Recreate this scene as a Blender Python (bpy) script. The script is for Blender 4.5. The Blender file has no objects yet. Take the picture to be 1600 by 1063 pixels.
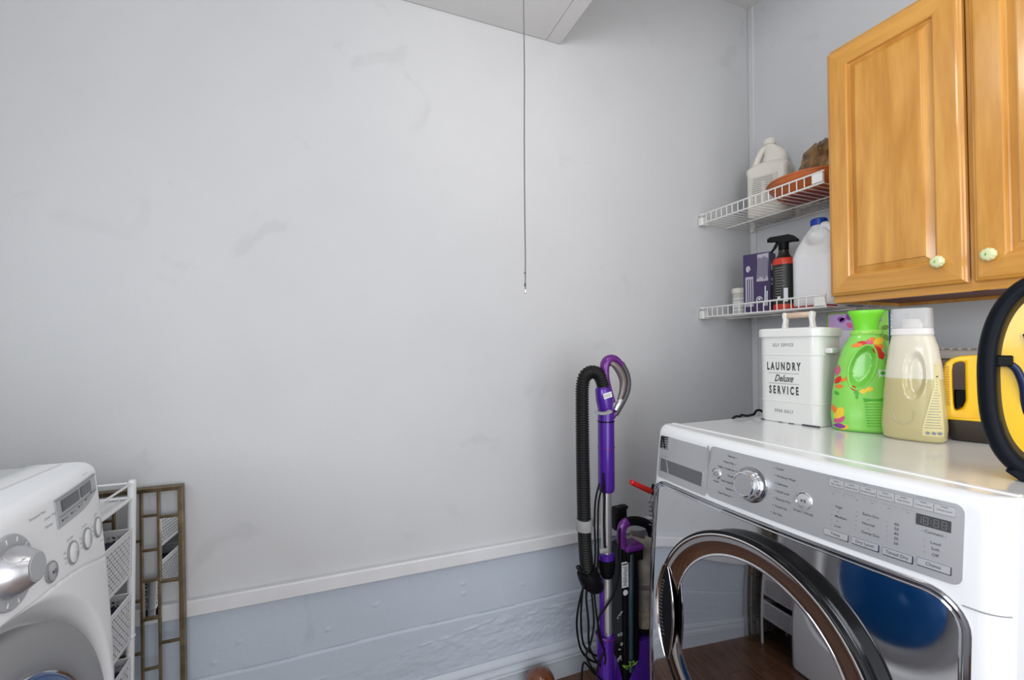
import bpy, bmesh, math, random
from mathutils import Vector, Matrix
random.seed(4)
S = bpy.context.scene
C = S.collection
PI = math.pi

# ------------------------------------------------------------------ camera, world, lights, exposure
def setup_camera():
    f, yaw, p, r = 691.48, 0.37953, 0.018288, -0.00418
    F = Vector((math.sin(yaw)*math.cos(p), math.cos(yaw)*math.cos(p), math.sin(p)))
    rt = Vector((math.cos(yaw), -math.sin(yaw), 0)); up = rt.cross(F)
    R = rt*math.cos(r) + up*math.sin(r); U = up*math.cos(r) - rt*math.sin(r)
    cd = bpy.data.cameras.new('camera'); cd.sensor_width = 36; cd.lens = f/1600*36; cd.clip_start = .02
    co = bpy.data.objects.new('camera', cd); C.objects.link(co)
    M = Matrix((R, U, -F)).transposed().to_4x4(); M.translation = Vector((0, 0, 1.2))
    co.matrix_world = M
    S.camera = co
setup_camera()
w = bpy.data.worlds.new('world'); S.world = w; w.use_nodes = True
w.node_tree.nodes['Background'].inputs[0].default_value = (.8, .86, 1, 1)
w.node_tree.nodes['Background'].inputs[1].default_value = .6
def light(name, kind, loc, power, color, size, rot=(0, 0, 0), sy=None):
    l = bpy.data.lights.new(name, kind); l.energy = power; l.color = color
    if kind == 'AREA':
        l.size = size
        if sy: l.shape = 'RECTANGLE'; l.size_y = sy
    else: l.shadow_soft_size = size
    o = bpy.data.objects.new(name, l); o.location = loc; o.rotation_euler = rot; C.objects.link(o); return o
light('ceiling_bulb', 'POINT', (.45, .72, 2.22), 6.0, (1, .965, .92), .11)
light('rear_fill', 'AREA', (.35, -1.36, 1.25), 38, (.965, .975, 1), 1.7, (PI/2, 0, 0), 2.1)  # added fill behind the camera, evens out the room and washer front
light('upper_fill', 'AREA', (1.12, -.1, 2.73), 6, (.97, .98, 1), .45, (.3, 0, 0), .45)  # added fill from above, brightens the right wall and corner
light('left_fill', 'AREA', (-1.2, -.45, 1.6), 26, (.9, .95, 1), .8, (0, -PI/2, 0), 1.0)  # added left-side fill without a window, lifts right wall and dryer front
S.view_settings.view_transform = 'Standard'; S.view_settings.look = 'None'
S.view_settings.exposure = 0.02; S.view_settings.gamma = 1; S.view_settings.use_curve_mapping = False

# ------------------------------------------------------------------ materials
MATS = {}
def mat(name, col, rough=.5, metal=0, bump=0, bscale=60, coat=0, var=0, vscale=3, trans=0, ior=1.45, emit=None, spec=None, bdist=.002, alpha=1):
    if name in MATS: return MATS[name]
    m = bpy.data.materials.new(name); m.use_nodes = True; nt = m.node_tree; b = nt.nodes['Principled BSDF']
    b.inputs['Base Color'].default_value = (*col, 1); b.inputs['Roughness'].default_value = rough
    b.inputs['Metallic'].default_value = metal; b.inputs['IOR'].default_value = ior
    if coat: b.inputs['Coat Weight'].default_value = coat; b.inputs['Coat Roughness'].default_value = .08
    if trans: b.inputs['Transmission Weight'].default_value = trans
    if spec is not None: b.inputs['Specular IOR Level'].default_value = spec
    if alpha < 1: b.inputs['Alpha'].default_value = alpha
    if emit: b.inputs['Emission Color'].default_value = (*emit, 1); b.inputs['Emission Strength'].default_value = 1
    tc = nt.nodes.new('ShaderNodeTexCoord')
    if var:
        n = nt.nodes.new('ShaderNodeTexNoise'); n.inputs['Scale'].default_value = vscale; n.inputs['Detail'].default_value = 5
        nt.links.new(tc.outputs['Object'], n.inputs['Vector'])
        r = nt.nodes.new('ShaderNodeValToRGB')
        r.color_ramp.elements[0].position = .3; r.color_ramp.elements[1].position = .7
        r.color_ramp.elements[0].color = (*[c*(1-var) for c in col], 1); r.color_ramp.elements[1].color = (*[min(1, c*(1+var)) for c in col], 1)
        nt.links.new(n.outputs['Fac'], r.inputs['Fac']); nt.links.new(r.outputs['Color'], b.inputs['Base Color'])
    if bump:
        n = nt.nodes.new('ShaderNodeTexNoise'); n.inputs['Scale'].default_value = bscale; n.inputs['Detail'].default_value = 4
        nt.links.new(tc.outputs['Object'], n.inputs['Vector'])
        bp = nt.nodes.new('ShaderNodeBump'); bp.inputs['Strength'].default_value = bump; bp.inputs['Distance'].default_value = bdist
        nt.links.new(n.outputs['Fac'], bp.inputs['Height']); nt.links.new(bp.outputs['Normal'], b.inputs['Normal'])
    MATS[name] = m; return m

def wood_mat(name, dark, light_, axis='Z', scale=1.0, rough=.28, coat=.5):
    m = bpy.data.materials.new(name); m.use_nodes = True; nt = m.node_tree; b = nt.nodes['Principled BSDF']
    tc = nt.nodes.new('ShaderNodeTexCoord'); mp = nt.nodes.new('ShaderNodeMapping')
    s = {'X': (.5, 6, 6), 'Y': (6, .5, 6), 'Z': (6, 6, .7)}[axis]
    mp.inputs['Scale'].default_value = [v*scale for v in s]
    nt.links.new(tc.outputs['Object'], mp.inputs['Vector'])
    n = nt.nodes.new('ShaderNodeTexNoise'); n.inputs['Scale'].default_value = 1.6; n.inputs['Detail'].default_value = 6; n.inputs['Distortion'].default_value = 1.6
    nt.links.new(mp.outputs[0], n.inputs['Vector'])
    n2 = nt.nodes.new('ShaderNodeTexNoise'); n2.inputs['Scale'].default_value = 12; n2.inputs['Detail'].default_value = 4
    nt.links.new(mp.outputs[0], n2.inputs['Vector'])
    mx = nt.nodes.new('ShaderNodeMath'); mx.operation = 'MULTIPLY_ADD'; mx.inputs[1].default_value = .35
    nt.links.new(n2.outputs['Fac'], mx.inputs[0]); nt.links.new(n.outputs['Fac'], mx.inputs[2])
    r = nt.nodes.new('ShaderNodeValToRGB'); r.color_ramp.elements[0].position = .42; r.color_ramp.elements[1].position = .86
    r.color_ramp.elements[0].color = (*dark, 1); r.color_ramp.elements[1].color = (*light_, 1)
    nt.links.new(mx.outputs[0], r.inputs['Fac']); nt.links.new(r.outputs['Color'], b.inputs['Base Color'])
    b.inputs['Roughness'].default_value = rough; b.inputs['Coat Weight'].default_value = coat; b.inputs['Coat Roughness'].default_value = .12
    return m

def wall_mat(name, col, rough, bump, fine=140):
    m = bpy.data.materials.new(name); m.use_nodes = True; nt = m.node_tree; b = nt.nodes['Principled BSDF']
    tc = nt.nodes.new('ShaderNodeTexCoord')
    n = nt.nodes.new('ShaderNodeTexNoise'); n.inputs['Scale'].default_value = 1.7; n.inputs['Detail'].default_value = 7; n.inputs['Roughness'].default_value = .6
    nt.links.new(tc.outputs['Object'], n.inputs['Vector'])
    r = nt.nodes.new('ShaderNodeValToRGB'); r.color_ramp.elements[0].position = .25; r.color_ramp.elements[1].position = .75
    r.color_ramp.elements[0].color = (*[c*.95 for c in col], 1); r.color_ramp.elements[1].color = (*[c*1.03 for c in col], 1)
    nt.links.new(n.outputs['Fac'], r.inputs['Fac'])
    # faint scuffs
    n3 = nt.nodes.new('ShaderNodeTexNoise'); n3.inputs['Scale'].default_value = 5; n3.inputs['Detail'].default_value = 9; n3.inputs['Distortion'].default_value = 1
    nt.links.new(tc.outputs['Object'], n3.inputs['Vector'])
    r3 = nt.nodes.new('ShaderNodeValToRGB'); r3.color_ramp.elements[0].position = .64; r3.color_ramp.elements[1].position = .72
    r3.color_ramp.elements[0].color = (1, 1, 1, 1); r3.color_ramp.elements[1].color = (.93, .93, .93, 1)
    nt.links.new(n3.outputs['Fac'], r3.inputs['Fac'])
    mx = nt.nodes.new('ShaderNodeMixRGB'); mx.blend_type = 'MULTIPLY'; mx.inputs[0].default_value = 1
    nt.links.new(r.outputs[0], mx.inputs[1]); nt.links.new(r3.outputs[0], mx.inputs[2]); nt.links.new(mx.outputs[0], b.inputs['Base Color'])
    b.inputs['Roughness'].default_value = rough; b.inputs['Specular IOR Level'].default_value = .22
    n2 = nt.nodes.new('ShaderNodeTexNoise'); n2.inputs['Scale'].default_value = fine; n2.inputs['Detail'].default_value = 3
    nt.links.new(tc.outputs['Object'], n2.inputs['Vector'])
    bp = nt.nodes.new('ShaderNodeBump'); bp.inputs['Strength'].default_value = bump; bp.inputs['Distance'].default_value = .0015
    nt.links.new(n2.outputs['Fac'], bp.inputs['Height'])
    n4 = nt.nodes.new('ShaderNodeTexNoise'); n4.inputs['Scale'].default_value = 7; n4.inputs['Detail'].default_value = 2
    nt.links.new(tc.outputs['Object'], n4.inputs['Vector'])
    bp2 = nt.nodes.new('ShaderNodeBump'); bp2.inputs['Strength'].default_value = .25; bp2.inputs['Distance'].default_value = .004
    nt.links.new(n4.outputs['Fac'], bp2.inputs['Height']); nt.links.new(bp.outputs['Normal'], bp2.inputs['Normal'])
    nt.links.new(bp2.outputs['Normal'], b.inputs['Normal'])
    return m

WALL = wall_mat('satin_grey_wall_paint', (.515, .52, .527), .48, .2)
WALLR = wall_mat('lightened_grey_wall_paint', (.60, .61, .625), .48, .2)  # same grey as WALL, lightened to paint in the right wall's brighter light
WALLLOW = wall_mat('blue_grey_wall_paint', (.44, .49, .55), .42, .5, 60)
CEIL = wall_mat('ceiling_paint', (.66, .66, .66), .6, .2)
TRIM = mat('white_trim_paint', (.60, .605, .615), .3, bump=.15, bscale=40, var=.04, vscale=12)
BASE = mat('baseboard_paint', (.45, .485, .53), .35, bump=.2, bscale=50)
ENAMEL = mat('white_enamel', (.78, .79, .80), .22, coat=.6)
ENAMEL2 = mat('white_washer_plastic', (.86, .875, .89), .3, coat=.3)
CHROME = mat('chrome', (.80, .80, .82), .06, 1)
DKCHROME = mat('dark_chrome', (.40, .40, .42), .10, 1)
MIRRORPLATE = mat('polished_steel', (.62, .63, .65), .055, 1)
SILVER = mat('silver_panel', (.50, .505, .52), .34, .55)
SILVER2 = mat('satin_silver', (.56, .56, .58), .28, .8)
DARKSLOT = mat('slot_silver', (.20, .20, .215), .3, .8)  # silver darkened to give the drawer slot its recess shade
BLACK = mat('black_plastic', (.004, .004, .005), .42, spec=.16)
BLACKG = mat('black_gloss', (.004, .004, .005), .18, spec=.18)
RUBBER = mat('black_rubber', (.004, .006, .010), .5, spec=.15)
INK = mat('dark_ink', (.06, .06, .065), .5)
GREYINK = mat('grey_ink', (.28, .29, .30), .5)
DOORGLASS = mat('smoked_mirror_glass', (.40, .395, .41), .03, 1)
RINGGLASS = mat('bronze_mirror_ring', (.60, .55, .53), .06, 1)
BLUEGLASS = mat('deep_blue_glass', (.006, .075, .25), .10, .2)
WASHGREY = mat('washer_door_grey', (.42, .435, .45), .3, .2)
WASHRECESS = mat('washer_recess_blue_grey', (.50, .55, .62), .4)
LCD = mat('lcd_grey', (.055, .058, .062), .15)
LCDSEG = mat('lcd_segment', (.16, .165, .17), .3)
BTN = mat('button_silver', (.60, .605, .62), .25, .5)
MAPLE = wood_mat('honey_maple', (.49, .20, .024), (.74, .385, .088), 'Z')
MAPLEH = wood_mat('honey_maple_across', (.49, .20, .024), (.74, .385, .088), 'Y')
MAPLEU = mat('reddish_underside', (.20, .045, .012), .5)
HARDWOOD = wood_mat('brown_floor_wood', (.05, .022, .011), (.19, .088, .045), 'Y', .8, .25, .4)
TURNED = wood_mat('turned_brown_wood', (.05, .015, .006), (.20, .06, .018), 'Z', 2, .25, .6)
PALEWOOD = wood_mat('pale_handle_wood', (.50, .36, .25), (.66, .52, .40), 'Y', 3, .5, 0)
WIREW = mat('white_coated_wire', (.72, .71, .68), .35)
RACKW = mat('white_rack_paint', (.74, .75, .76), .35)
BASKET = mat('basket_white', (.66, .665, .68), .5)
NAVY = mat('navy_liner', (.01, .02, .06), .6)
BRASS = mat('aged_brass', (.20, .15, .085), .34, .75, bump=.2, bscale=90, var=.35, vscale=25)
MIRROR = mat('mirror_pane', (.85, .87, .88), .02, 1)
PURPLE = mat('purple_plastic', (.065, .012, .26), .26, .15, coat=.25)
PURPLE2 = mat('magenta_purple', (.12, .014, .19), .27, .15, coat=.25)
ALU = mat('brushed_aluminium', (.62, .62, .64), .3, .85)
HOSE = mat('hose_black', (.009, .009, .009), .38, spec=.2)
GREYP = mat('grey_plastic', (.28, .28, .28), .4)
TAUPE = mat('taupe_grip', (.16, .135, .13), .3, .3)
STICKER = mat('white_sticker', (.72, .73, .75), .5)
BINP = mat('smoky_bin', (.24, .21, .18), .12, coat=.5, var=.4, vscale=18)
DUST = mat('dust', (.30, .26, .19), .95, var=.4, vscale=60)
RED = mat('red_plastic', (.62, .02, .015), .3)
REDD = mat('dark_red_plastic', (.30, .02, .012), .4)
GREENP = mat('leaf_green', (.17, .33, .05), .6)
CREAMJUG = mat('cream_jug', (.72, .69, .62), .4)
WHITEJUG = mat('white_jug', (.78, .79, .80), .35)
BLUECAP = mat('blue_cap', (.01, .06, .40), .35)
TERRA = mat('terracotta', (.46, .12, .03), .42)
BROWNBAG = mat('brown_film', (.17, .080, .016), .16, bump=.9, bscale=26, bdist=.01, coat=.25, var=.8, vscale=30)
TANFILM = mat('tan_film', (.36, .24, .12), .3)
BOXPURPLE = mat('purple_carton', (.05, .03, .10), .4)
BOXPRINT = mat('carton_print', (.42, .40, .46), .5)
SPRAYK = mat('spray_body', (.018, .012, .011), .18, coat=.2)
SPRAYLAB = mat('spray_label', (.022, .022, .020), .4)
SPRAYTXT = mat('spray_text', (.33, .33, .27), .5)
REDBAND = mat('spray_red', (.62, .045, .02), .35)
TIN = mat('cream_tin', (.72, .72, .69), .38, coat=.3)
GREENB = mat('bright_green', (.25, .66, .10), .3, coat=.35)
GREENL = mat('light_green', (.32, .72, .10), .35, coat=.3)
GREEND = mat('deep_green', (.07, .42, .03), .4)
GREENC = mat('green_cap', (.19, .70, .03), .35)
PINK = mat('petal_pink', (.66, .10, .24), .4)
ORANGE = mat('petal_orange', (.85, .22, .03), .4)
YELP = mat('petal_yellow', (.88, .58, .04), .4)
REDP = mat('petal_red', (.62, .03, .02), .4)
LILAC = mat('lilac_print', (.44, .30, .52), .5)
VIOLET = mat('violet_petal', (.25, .05, .32), .5)
BLUEBOX = mat('blue_carton', (.01, .06, .20), .4)
NOZZLE = mat('nozzle_white', (.80, .76, .74), .4)
CLEARCUP = mat('clear_cup', (.85, .85, .84), .06, trans=.0, alpha=.27)
LABELY = mat('cream_yellow_label', (.74, .66, .33), .45)
YELLOW = mat('yellow_plastic', (.88, .54, .008), .32, coat=.3)
YELLOWD = mat('amber_yellow', (.62, .34, .01), .4)
DARKBASE = mat('dark_brown_base', (.035, .025, .018), .5)
NAVYB = mat('navy_strap', (.010, .020, .07), .3)
TANLID = mat('taupe_lid', (.42, .38, .34), .35)
MAUVE = mat('mauve_tub', (.26, .19, .18), .5)
KNOBC = mat('cream_ceramic', (.72, .74, .42), .12, coat=1)
CORD = mat('grey_cord', (.10, .10, .10), .6)
GOLDW = mat('gold_wood', (.40, .24, .05), .4)
CABLE = mat('black_cable', (.005, .005, .005), .45, spec=.15)

# bottle of see-through plastic part filled with detergent: the liquid is a different colour below its level
def bottle_mat():
    m = bpy.data.materials.new('translucent_beige_bottle'); m.use_nodes = True; nt = m.node_tree; b = nt.nodes['Principled BSDF']
    tc = nt.nodes.new('ShaderNodeTexCoord'); sp = nt.nodes.new('ShaderNodeSeparateXYZ'); nt.links.new(tc.outputs['Object'], sp.inputs[0])
    r = nt.nodes.new('ShaderNodeValToRGB'); r.color_ramp.elements[0].position = .1425; r.color_ramp.elements[1].position = .1445
    r.color_ramp.elements[0].color = (.56, .49, .25, 1); r.color_ramp.elements[1].color = (.74, .70, .57, 1)
    nt.links.new(sp.outputs['Z'], r.inputs['Fac']); nt.links.new(r.outputs[0], b.inputs['Base Color'])
    b.inputs['Roughness'].default_value = .3; b.inputs['Subsurface Weight'].default_value = .35
    b.inputs['Subsurface Radius'].default_value = (.03, .028, .018); b.inputs['Subsurface Scale'].default_value = .6
    b.inputs['Coat Weight'].default_value = .25
    return m
BEIGE = bottle_mat()

# ------------------------------------------------------------------ mesh builder
class MB:
    def __init__(s): s.v = []; s.f = []
    def add(s, vs, fs):
        o = len(s.v); s.v += [tuple(v) for v in vs]; s.f += [tuple(i+o for i in f) for f in fs]; return s
    def box(s, c, d, rz=0, M=None):
        hx, hy, hz = d[0]/2, d[1]/2, d[2]/2
        vs = [Vector((x, y, z)) for x in (-hx, hx) for y in (-hy, hy) for z in (-hz, hz)]
        R = M if M else Matrix.Rotation(rz, 3, 'Z')
        vs = [R @ v + Vector(c) for v in vs]
        return s.add(vs, [(0,1,3,2), (4,6,7,5), (0,4,5,1), (2,3,7,6), (0,2,6,4), (1,5,7,3)])
    def tube(s, pts, r, n=10, closed=False, caps=True, sq=None):
        P = [Vector(p) for p in pts]; N = len(P)
        rr = r if isinstance(r, (list, tuple)) else [r]*N
        T = []
        for i in range(N):
            a = P[(i-1) % N] if (closed or i) else P[i]; b = P[(i+1) % N] if (closed or i < N-1) else P[i]
            T.append((b-a).normalized())
        up = Vector((0, 0, 1)) if abs(T[0].z) < .9 else Vector((0, 1, 0))
        nrm = (up - T[0]*up.dot(T[0])).normalized()
        vs = []
        for i in range(N):
            nrm = (nrm - T[i]*nrm.dot(T[i])).normalized(); bn = T[i].cross(nrm)
            for k in range(n):
                a = 2*PI*k/n
                ca, sa = math.cos(a), math.sin(a)
                if sq: ca *= sq[0]; sa *= sq[1]
                vs.append(P[i] + (nrm*ca + bn*sa)*rr[i])
        fs = []
        for i in range(N if closed else N-1):
            j = (i+1) % N
            for k in range(n): fs.append((i*n+k, i*n+(k+1) % n, j*n+(k+1) % n, j*n+k))
        if caps and not closed:
            fs.append(tuple(range(n-1, -1, -1))); fs.append(tuple((N-1)*n+k for k in range(n)))
        return s.add(vs, fs)
    def lathe(s, prof, n=32, M=None, caps=True, sx=1, sy=1):
        # prof = [(r, h)], around local z
        vs = []; fs = []
        for r, h in prof:
            for k in range(n):
                a = 2*PI*k/n; v = Vector((r*math.cos(a)*sx, r*math.sin(a)*sy, h)); vs.append(M @ v if M else v)
        for i in range(len(prof)-1):
            for k in range(n): fs.append((i*n+k, i*n+(k+1) % n, (i+1)*n+(k+1) % n, (i+1)*n+k))
        if caps:
            if prof[0][0] > 1e-5: fs.append(tuple(range(n-1, -1, -1)))
            if prof[-1][0] > 1e-5: fs.append(tuple((len(prof)-1)*n+k for k in range(n)))
        return s.add(vs, fs)
    def grid(s, fn, us, ws):
        vs = [fn(u, w) for u in us for w in ws]; m = len(ws)
        fs = [(i*m+j, i*m+j+1, (i+1)*m+j+1, (i+1)*m+j) for i in range(len(us)-1) for j in range(m-1)]
        return s.add(vs, fs)
    def prism(s, poly, a, b, fn=None):
        # poly in (p, q), extruded along third coordinate from a to b; fn maps (p, q, t) to a point
        fn = fn or (lambda p, q, t: (p, q, t)); n = len(poly)
        vs = [fn(p, q, a) for p, q in poly] + [fn(p, q, b) for p, q in poly]
        fs = [tuple(range(n-1, -1, -1)), tuple(range(n, 2*n))] + [(i, (i+1) % n, n+(i+1) % n, n+i) for i in range(n)]
        return s.add(vs, fs)
    def ringprism(s, outer, inner, a, b, fn):
        n = len(outer)
        vs = [fn(p, q, a) for p, q in outer] + [fn(p, q, a) for p, q in inner] + [fn(p, q, b) for p, q in outer] + [fn(p, q, b) for p, q in inner]
        fs = []
        for i in range(n):
            j = (i+1) % n
            fs += [(i, j, n+j, n+i), (2*n+i, 3*n+i, 3*n+j, 2*n+j), (i, 2*n+i, 2*n+j, j), (n+i, n+j, 3*n+j, 3*n+i)]
        return s.add(vs, fs)
    def loft(s, rings, caps=True):
        n = len(rings[0]); vs = [v for r in rings for v in r]; fs = []
        for i in range(len(rings)-1):
            for k in range(n): fs.append((i*n+k, i*n+(k+1) % n, (i+1)*n+(k+1) % n, (i+1)*n+k))
        if caps: fs.append(tuple(range(n-1, -1, -1))); fs.append(tuple((len(rings)-1)*n+k for k in range(n)))
        return s.add(vs, fs)
    def build(s, name, m, parent=None, bevel=0, sharp=.6, smooth=True, seg=3, kind=None, label=None):
        me = bpy.data.meshes.new(name); me.from_pydata(s.v, [], s.f); me.validate()
        b = bmesh.new(); b.from_mesh(me); bmesh.ops.recalc_face_normals(b, faces=b.faces); b.to_mesh(me); b.free()
        if smooth:
            me.polygons.foreach_set('use_smooth', [True]*len(me.polygons)); me.set_sharp_from_angle(angle=sharp)
        me.materials.append(m)
        o = bpy.data.objects.new(name, me); C.objects.link(o)
        if parent: o.parent = parent
        if bevel:
            bv = o.modifiers.new('bevel', 'BEVEL'); bv.width = bevel; bv.segments = seg; bv.limit_method = 'ANGLE'; bv.angle_limit = .6
        if kind: o['kind'] = kind
        if label: o['label'] = label
        return o

def thing(name, label, cat, loc=(0, 0, 0), rz=0, group=None):
    o = bpy.data.objects.new(name, None); C.objects.link(o); o.location = loc; o.rotation_euler = (0, 0, rz)
    o.empty_display_size = .05
    o['label'] = label; o['category'] = cat
    if group: o['group'] = group
    return o
def tag(o, label, cat, group=None):
    o['label'] = label; o['category'] = cat
    if group: o['group'] = group
    return o
def struct(o): o['kind'] = 'structure'; return o
def lin(a, b, n): return [a+(b-a)*i/(n-1) for i in range(n)]
def cosp(a, b, n): return [a+(b-a)*(1-math.cos(PI*i/(n-1)))/2 for i in range(n)]
def sup(rx, ry, e, n=40, cx=0, cy=0):
    out = []
    for k in range(n):
        a = 2*PI*k/n; c, s_ = math.cos(a), math.sin(a)
        out.append((cx+rx*math.copysign(abs(c)**(2/e), c), cy+ry*math.copysign(abs(s_)**(2/e), s_)))
    return out
def bez(pts, n=8):
    # Catmull-Rom through pts
    P = [Vector(p) for p in pts]; out = []
    for i in range(len(P)-1):
        p0 = P[max(i-1, 0)]; p1 = P[i]; p2 = P[i+1]; p3 = P[min(i+2, len(P)-1)]
        for k in range(n):
            t = k/n
            out.append(.5*((2*p1)+(-p0+p2)*t+(2*p0-5*p1+4*p2-p3)*t*t+(-p0+3*p1-3*p2+p3)*t**3))
    out.append(P[-1]); return out
def rrect(w, h, r, n=6, cx=0, cy=0):
    out = []
    for sx, sy, a0 in ((1, 1, 0), (-1, 1, PI/2), (-1, -1, PI), (1, -1, 3*PI/2)):
        for k in range(n+1):
            a = a0+PI/2*k/n; out.append((cx+sx*(w/2-r)+r*math.cos(a), cy+sy*(h/2-r)+r*math.sin(a)))
    return out

# lettering as real thin geometry, laid on a surface by fn(p, q) -> point
TXT = {}
def text_into(B, s, size, p0, q0, fn, align='CENTER', shear=0, sx=1.0, space=1.0, bold=0):
    key = (s, align, shear, space, bold)
    if key not in TXT:
        cu = bpy.data.curves.new('t', 'FONT'); cu.body = s; cu.align_x = align; cu.align_y = 'CENTER'; cu.shear = shear; cu.space_character = space
        cu.resolution_u = 3; cu.size = 1; cu.offset = bold
        o = bpy.data.objects.new('t', cu)
        me = bpy.data.meshes.new_from_object(o)
        TXT[key] = ([v.co.copy() for v in me.vertices], [tuple(p.vertices) for p in me.polygons])
        bpy.data.objects.remove(o); bpy.data.curves.remove(cu); bpy.data.meshes.remove(me)
    vs, fs = TXT[key]
    B.add([fn(p0+v.x*size*sx, q0+v.y*size) for v in vs], fs)

# ------------------------------------------------------------------ the room
XR, YB, XL, YF = 1.76, 1.46, -1.3, -1.4
ZC, ZC2, XS = 2.342, 2.75, .784
b = MB()
# upper back wall plus a thin return to the right, as one slab
b.box(((XL+XR)/2, YB+.05, (ZC2+.5)/2), (XR-XL+.2, .1, ZC2-.5))
struct(b.build('wall_back', WALL, smooth=False))
# lower back wall: painted board-formed concrete with a seam, a ragged ridge and flaking relief
from mathutils import noise
def lowwall(x, z):
    y = YB+.004
    seam = .293+.002*math.sin(x*9)
    if z < seam: y -= .003
    y += .003*math.exp(-((z-seam)/.0025)**2)
    nz = noise.noise(Vector((x*16, 3.1, z*30)))+.6*noise.noise(Vector((x*38, 3.1, z*70)))+.35*noise.noise(Vector((x*90, 1, z*120)))
    rz_ = .225+.018*math.sin(x*3.1)+.022*noise.noise(Vector((x*5, 0, 7)))+.04*(x-.3)
    right = max(0, min(1, (x+.15)/.8))
    m = 1 if z < rz_ else (.55*right if z < .275 else .10)
    y -= .0029*nz*m*(.3+.7*right)
    y -= .0045*math.exp(-((z-rz_)/.0035)**2)*max(0, .15+2.2*abs(noise.noise(Vector((x*13, 2, 1))))-.15)*(.4+.6*right)
    for bx, bz in ((.40, .405), (.405, .372), (-.25, .372), (-.02, .352), (.12, .395), (-.31, .33), (.62, .36)):
        y -= .0025*math.exp(-(((x-bx)**2*.6+(z-bz)**2)/.00003))
    return (x, y, z)
b = MB(); b.grid(lowwall, lin(-.62, 1.0, 380), lin(.0, .51, 190))
b.box(((XL-.62)/2, YB+.02, .255), (-.62-XL, .03, .51)); b.box(((1.0+XR)/2, YB+.02, .255), (XR-1.0, .03, .51))
struct(b.build('wall_back_lower', WALLLOW, sharp=1.2))
b = MB()
b.prism([(YB+.01, .523), (YB-.018, .523), (YB-.022, .519), (YB-.022, .481), (YB+.01, .481)], XL, XR, lambda p, q, t: (t, p, q))
struct(b.build('trim_1', TRIM, bevel=.0015))
pr_ = [(YB+.01, .0), (YB+.01, .129), (YB-.006, .128), (YB-.014, .116), (YB-.016, .106), (YB-.011, .103), (YB-.010, .099), (YB-.016, .095), (YB-.022, .089), (YB-.022, .083), (YB-.016, .080), (YB-.021, .077), (YB-.022, .073), (YB-.016, .071), (YB-.016, 0)]
b = MB(); b.prism(pr_, XL, XR, lambda p, q, t: (t, p, q)); struct(b.build('baseboard_back', BASE, sharp=.9))
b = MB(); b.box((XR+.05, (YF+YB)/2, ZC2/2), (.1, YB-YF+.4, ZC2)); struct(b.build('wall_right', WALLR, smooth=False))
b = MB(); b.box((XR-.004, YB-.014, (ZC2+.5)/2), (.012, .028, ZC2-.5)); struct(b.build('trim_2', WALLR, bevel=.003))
b = MB(); b.box((XL-.05, (YF+YB)/2, ZC/2), (.1, YB-YF+.4, ZC+.1)); struct(b.build('wall_left', WALL, smooth=False))
b = MB()
b.box(((XL-.5)/2-.1, YF-.05, ZC2/2), (-.5-XL+.2, .1, ZC2)); b.box((1.5, YF-.05, ZC2/2), (.6, .1, ZC2)); b.box((.35, YF-.05, 2.56), (1.74, .1, .5))
struct(b.build('wall_front', WALL, smooth=False))
b = MB(); b.box(((XL+XR)/2, 0, -.05), (XR-XL+.4, 3.6, .1)); fl = struct(b.build('floor', mat('subfloor', (.03, .015, .01), .6), smooth=False))
def planks():
    pm = MB(); pm.box((0, 0, 0), (.118, 1.18, .006)); base = None; k = 0
    for i in range(26):
        off = random.uniform(-1, 0)
        for j in range(4):
            x = XL+.06+i*.12; y0 = max(YF-.1, YF-.2+off+j*1.182); y1 = min(YB-.014, YF-.2+off+j*1.182+1.18)
            if y1-y0 < .05 or x > XR: continue
            if base is None: base = pm.build('plank', HARDWOOD, fl, smooth=False); o = base
            else: o = base.copy(); C.objects.link(o); o.parent = fl
            o.location = (x, (y0+y1)/2, .002); o.scale = (1, (y1-y0)/1.18, 1)
planks()
b = MB(); b.box(((XL+XS-.06)/2, 0, ZC+.05), (XS-.06-XL, 2.92, .1)); b.box((XS-.03, 0, (ZC+ZC2)/2), (.06, 2.92, ZC2-ZC))
struct(b.build('ceiling', CEIL, bevel=.004))
b = MB(); b.box(((XS+XR)/2, 0, ZC2+.05), (XR-XS+.3, 3.0, .1)); struct(b.build('ceiling_upper', CEIL, smooth=False))

# ------------------------------------------------------------------ lamp fitting above and pull cord
t = thing('ceiling_lamp', 'small bare bulb holder on the low ceiling above the camera', 'lamp', (.45, .72, ZC))
b = MB(); b.lathe([(.075, 0), (.075, -.012), (.05, -.02), (.022, -.026), (.022, -.035)], 24); b.build('lamp_base', TRIM, t)
t = thing('pull_cord', 'long thin grey pull cord hanging in front of the back wall', 'cord', (.391, .9, ZC))
zz = lin(0, -1.0, 16); b = MB(); b.tube([(.0006*math.sin(i), .0004*math.cos(i*2), z) for i, z in enumerate(zz)], .0013, 6); b.build('cord', CORD, t)
b = MB()
for z in (-.975, -1.0, -1.003): b.lathe([(.0006, z+.004), (.0028, z), (.0006, z-.004)], 8)
b.tube([(0, 0, -1.0), (.001, 0, -1.01), (-.001, 0, -1.014)], .0012, 6)
b.build('knot', CORD, t)
b = MB(); b.lathe([(.0022, -1.012), (.0026, -1.016), (.003, -1.0195), (.0015, -1.021)], 8); b.build('cord_tip', CHROME, t)

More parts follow.
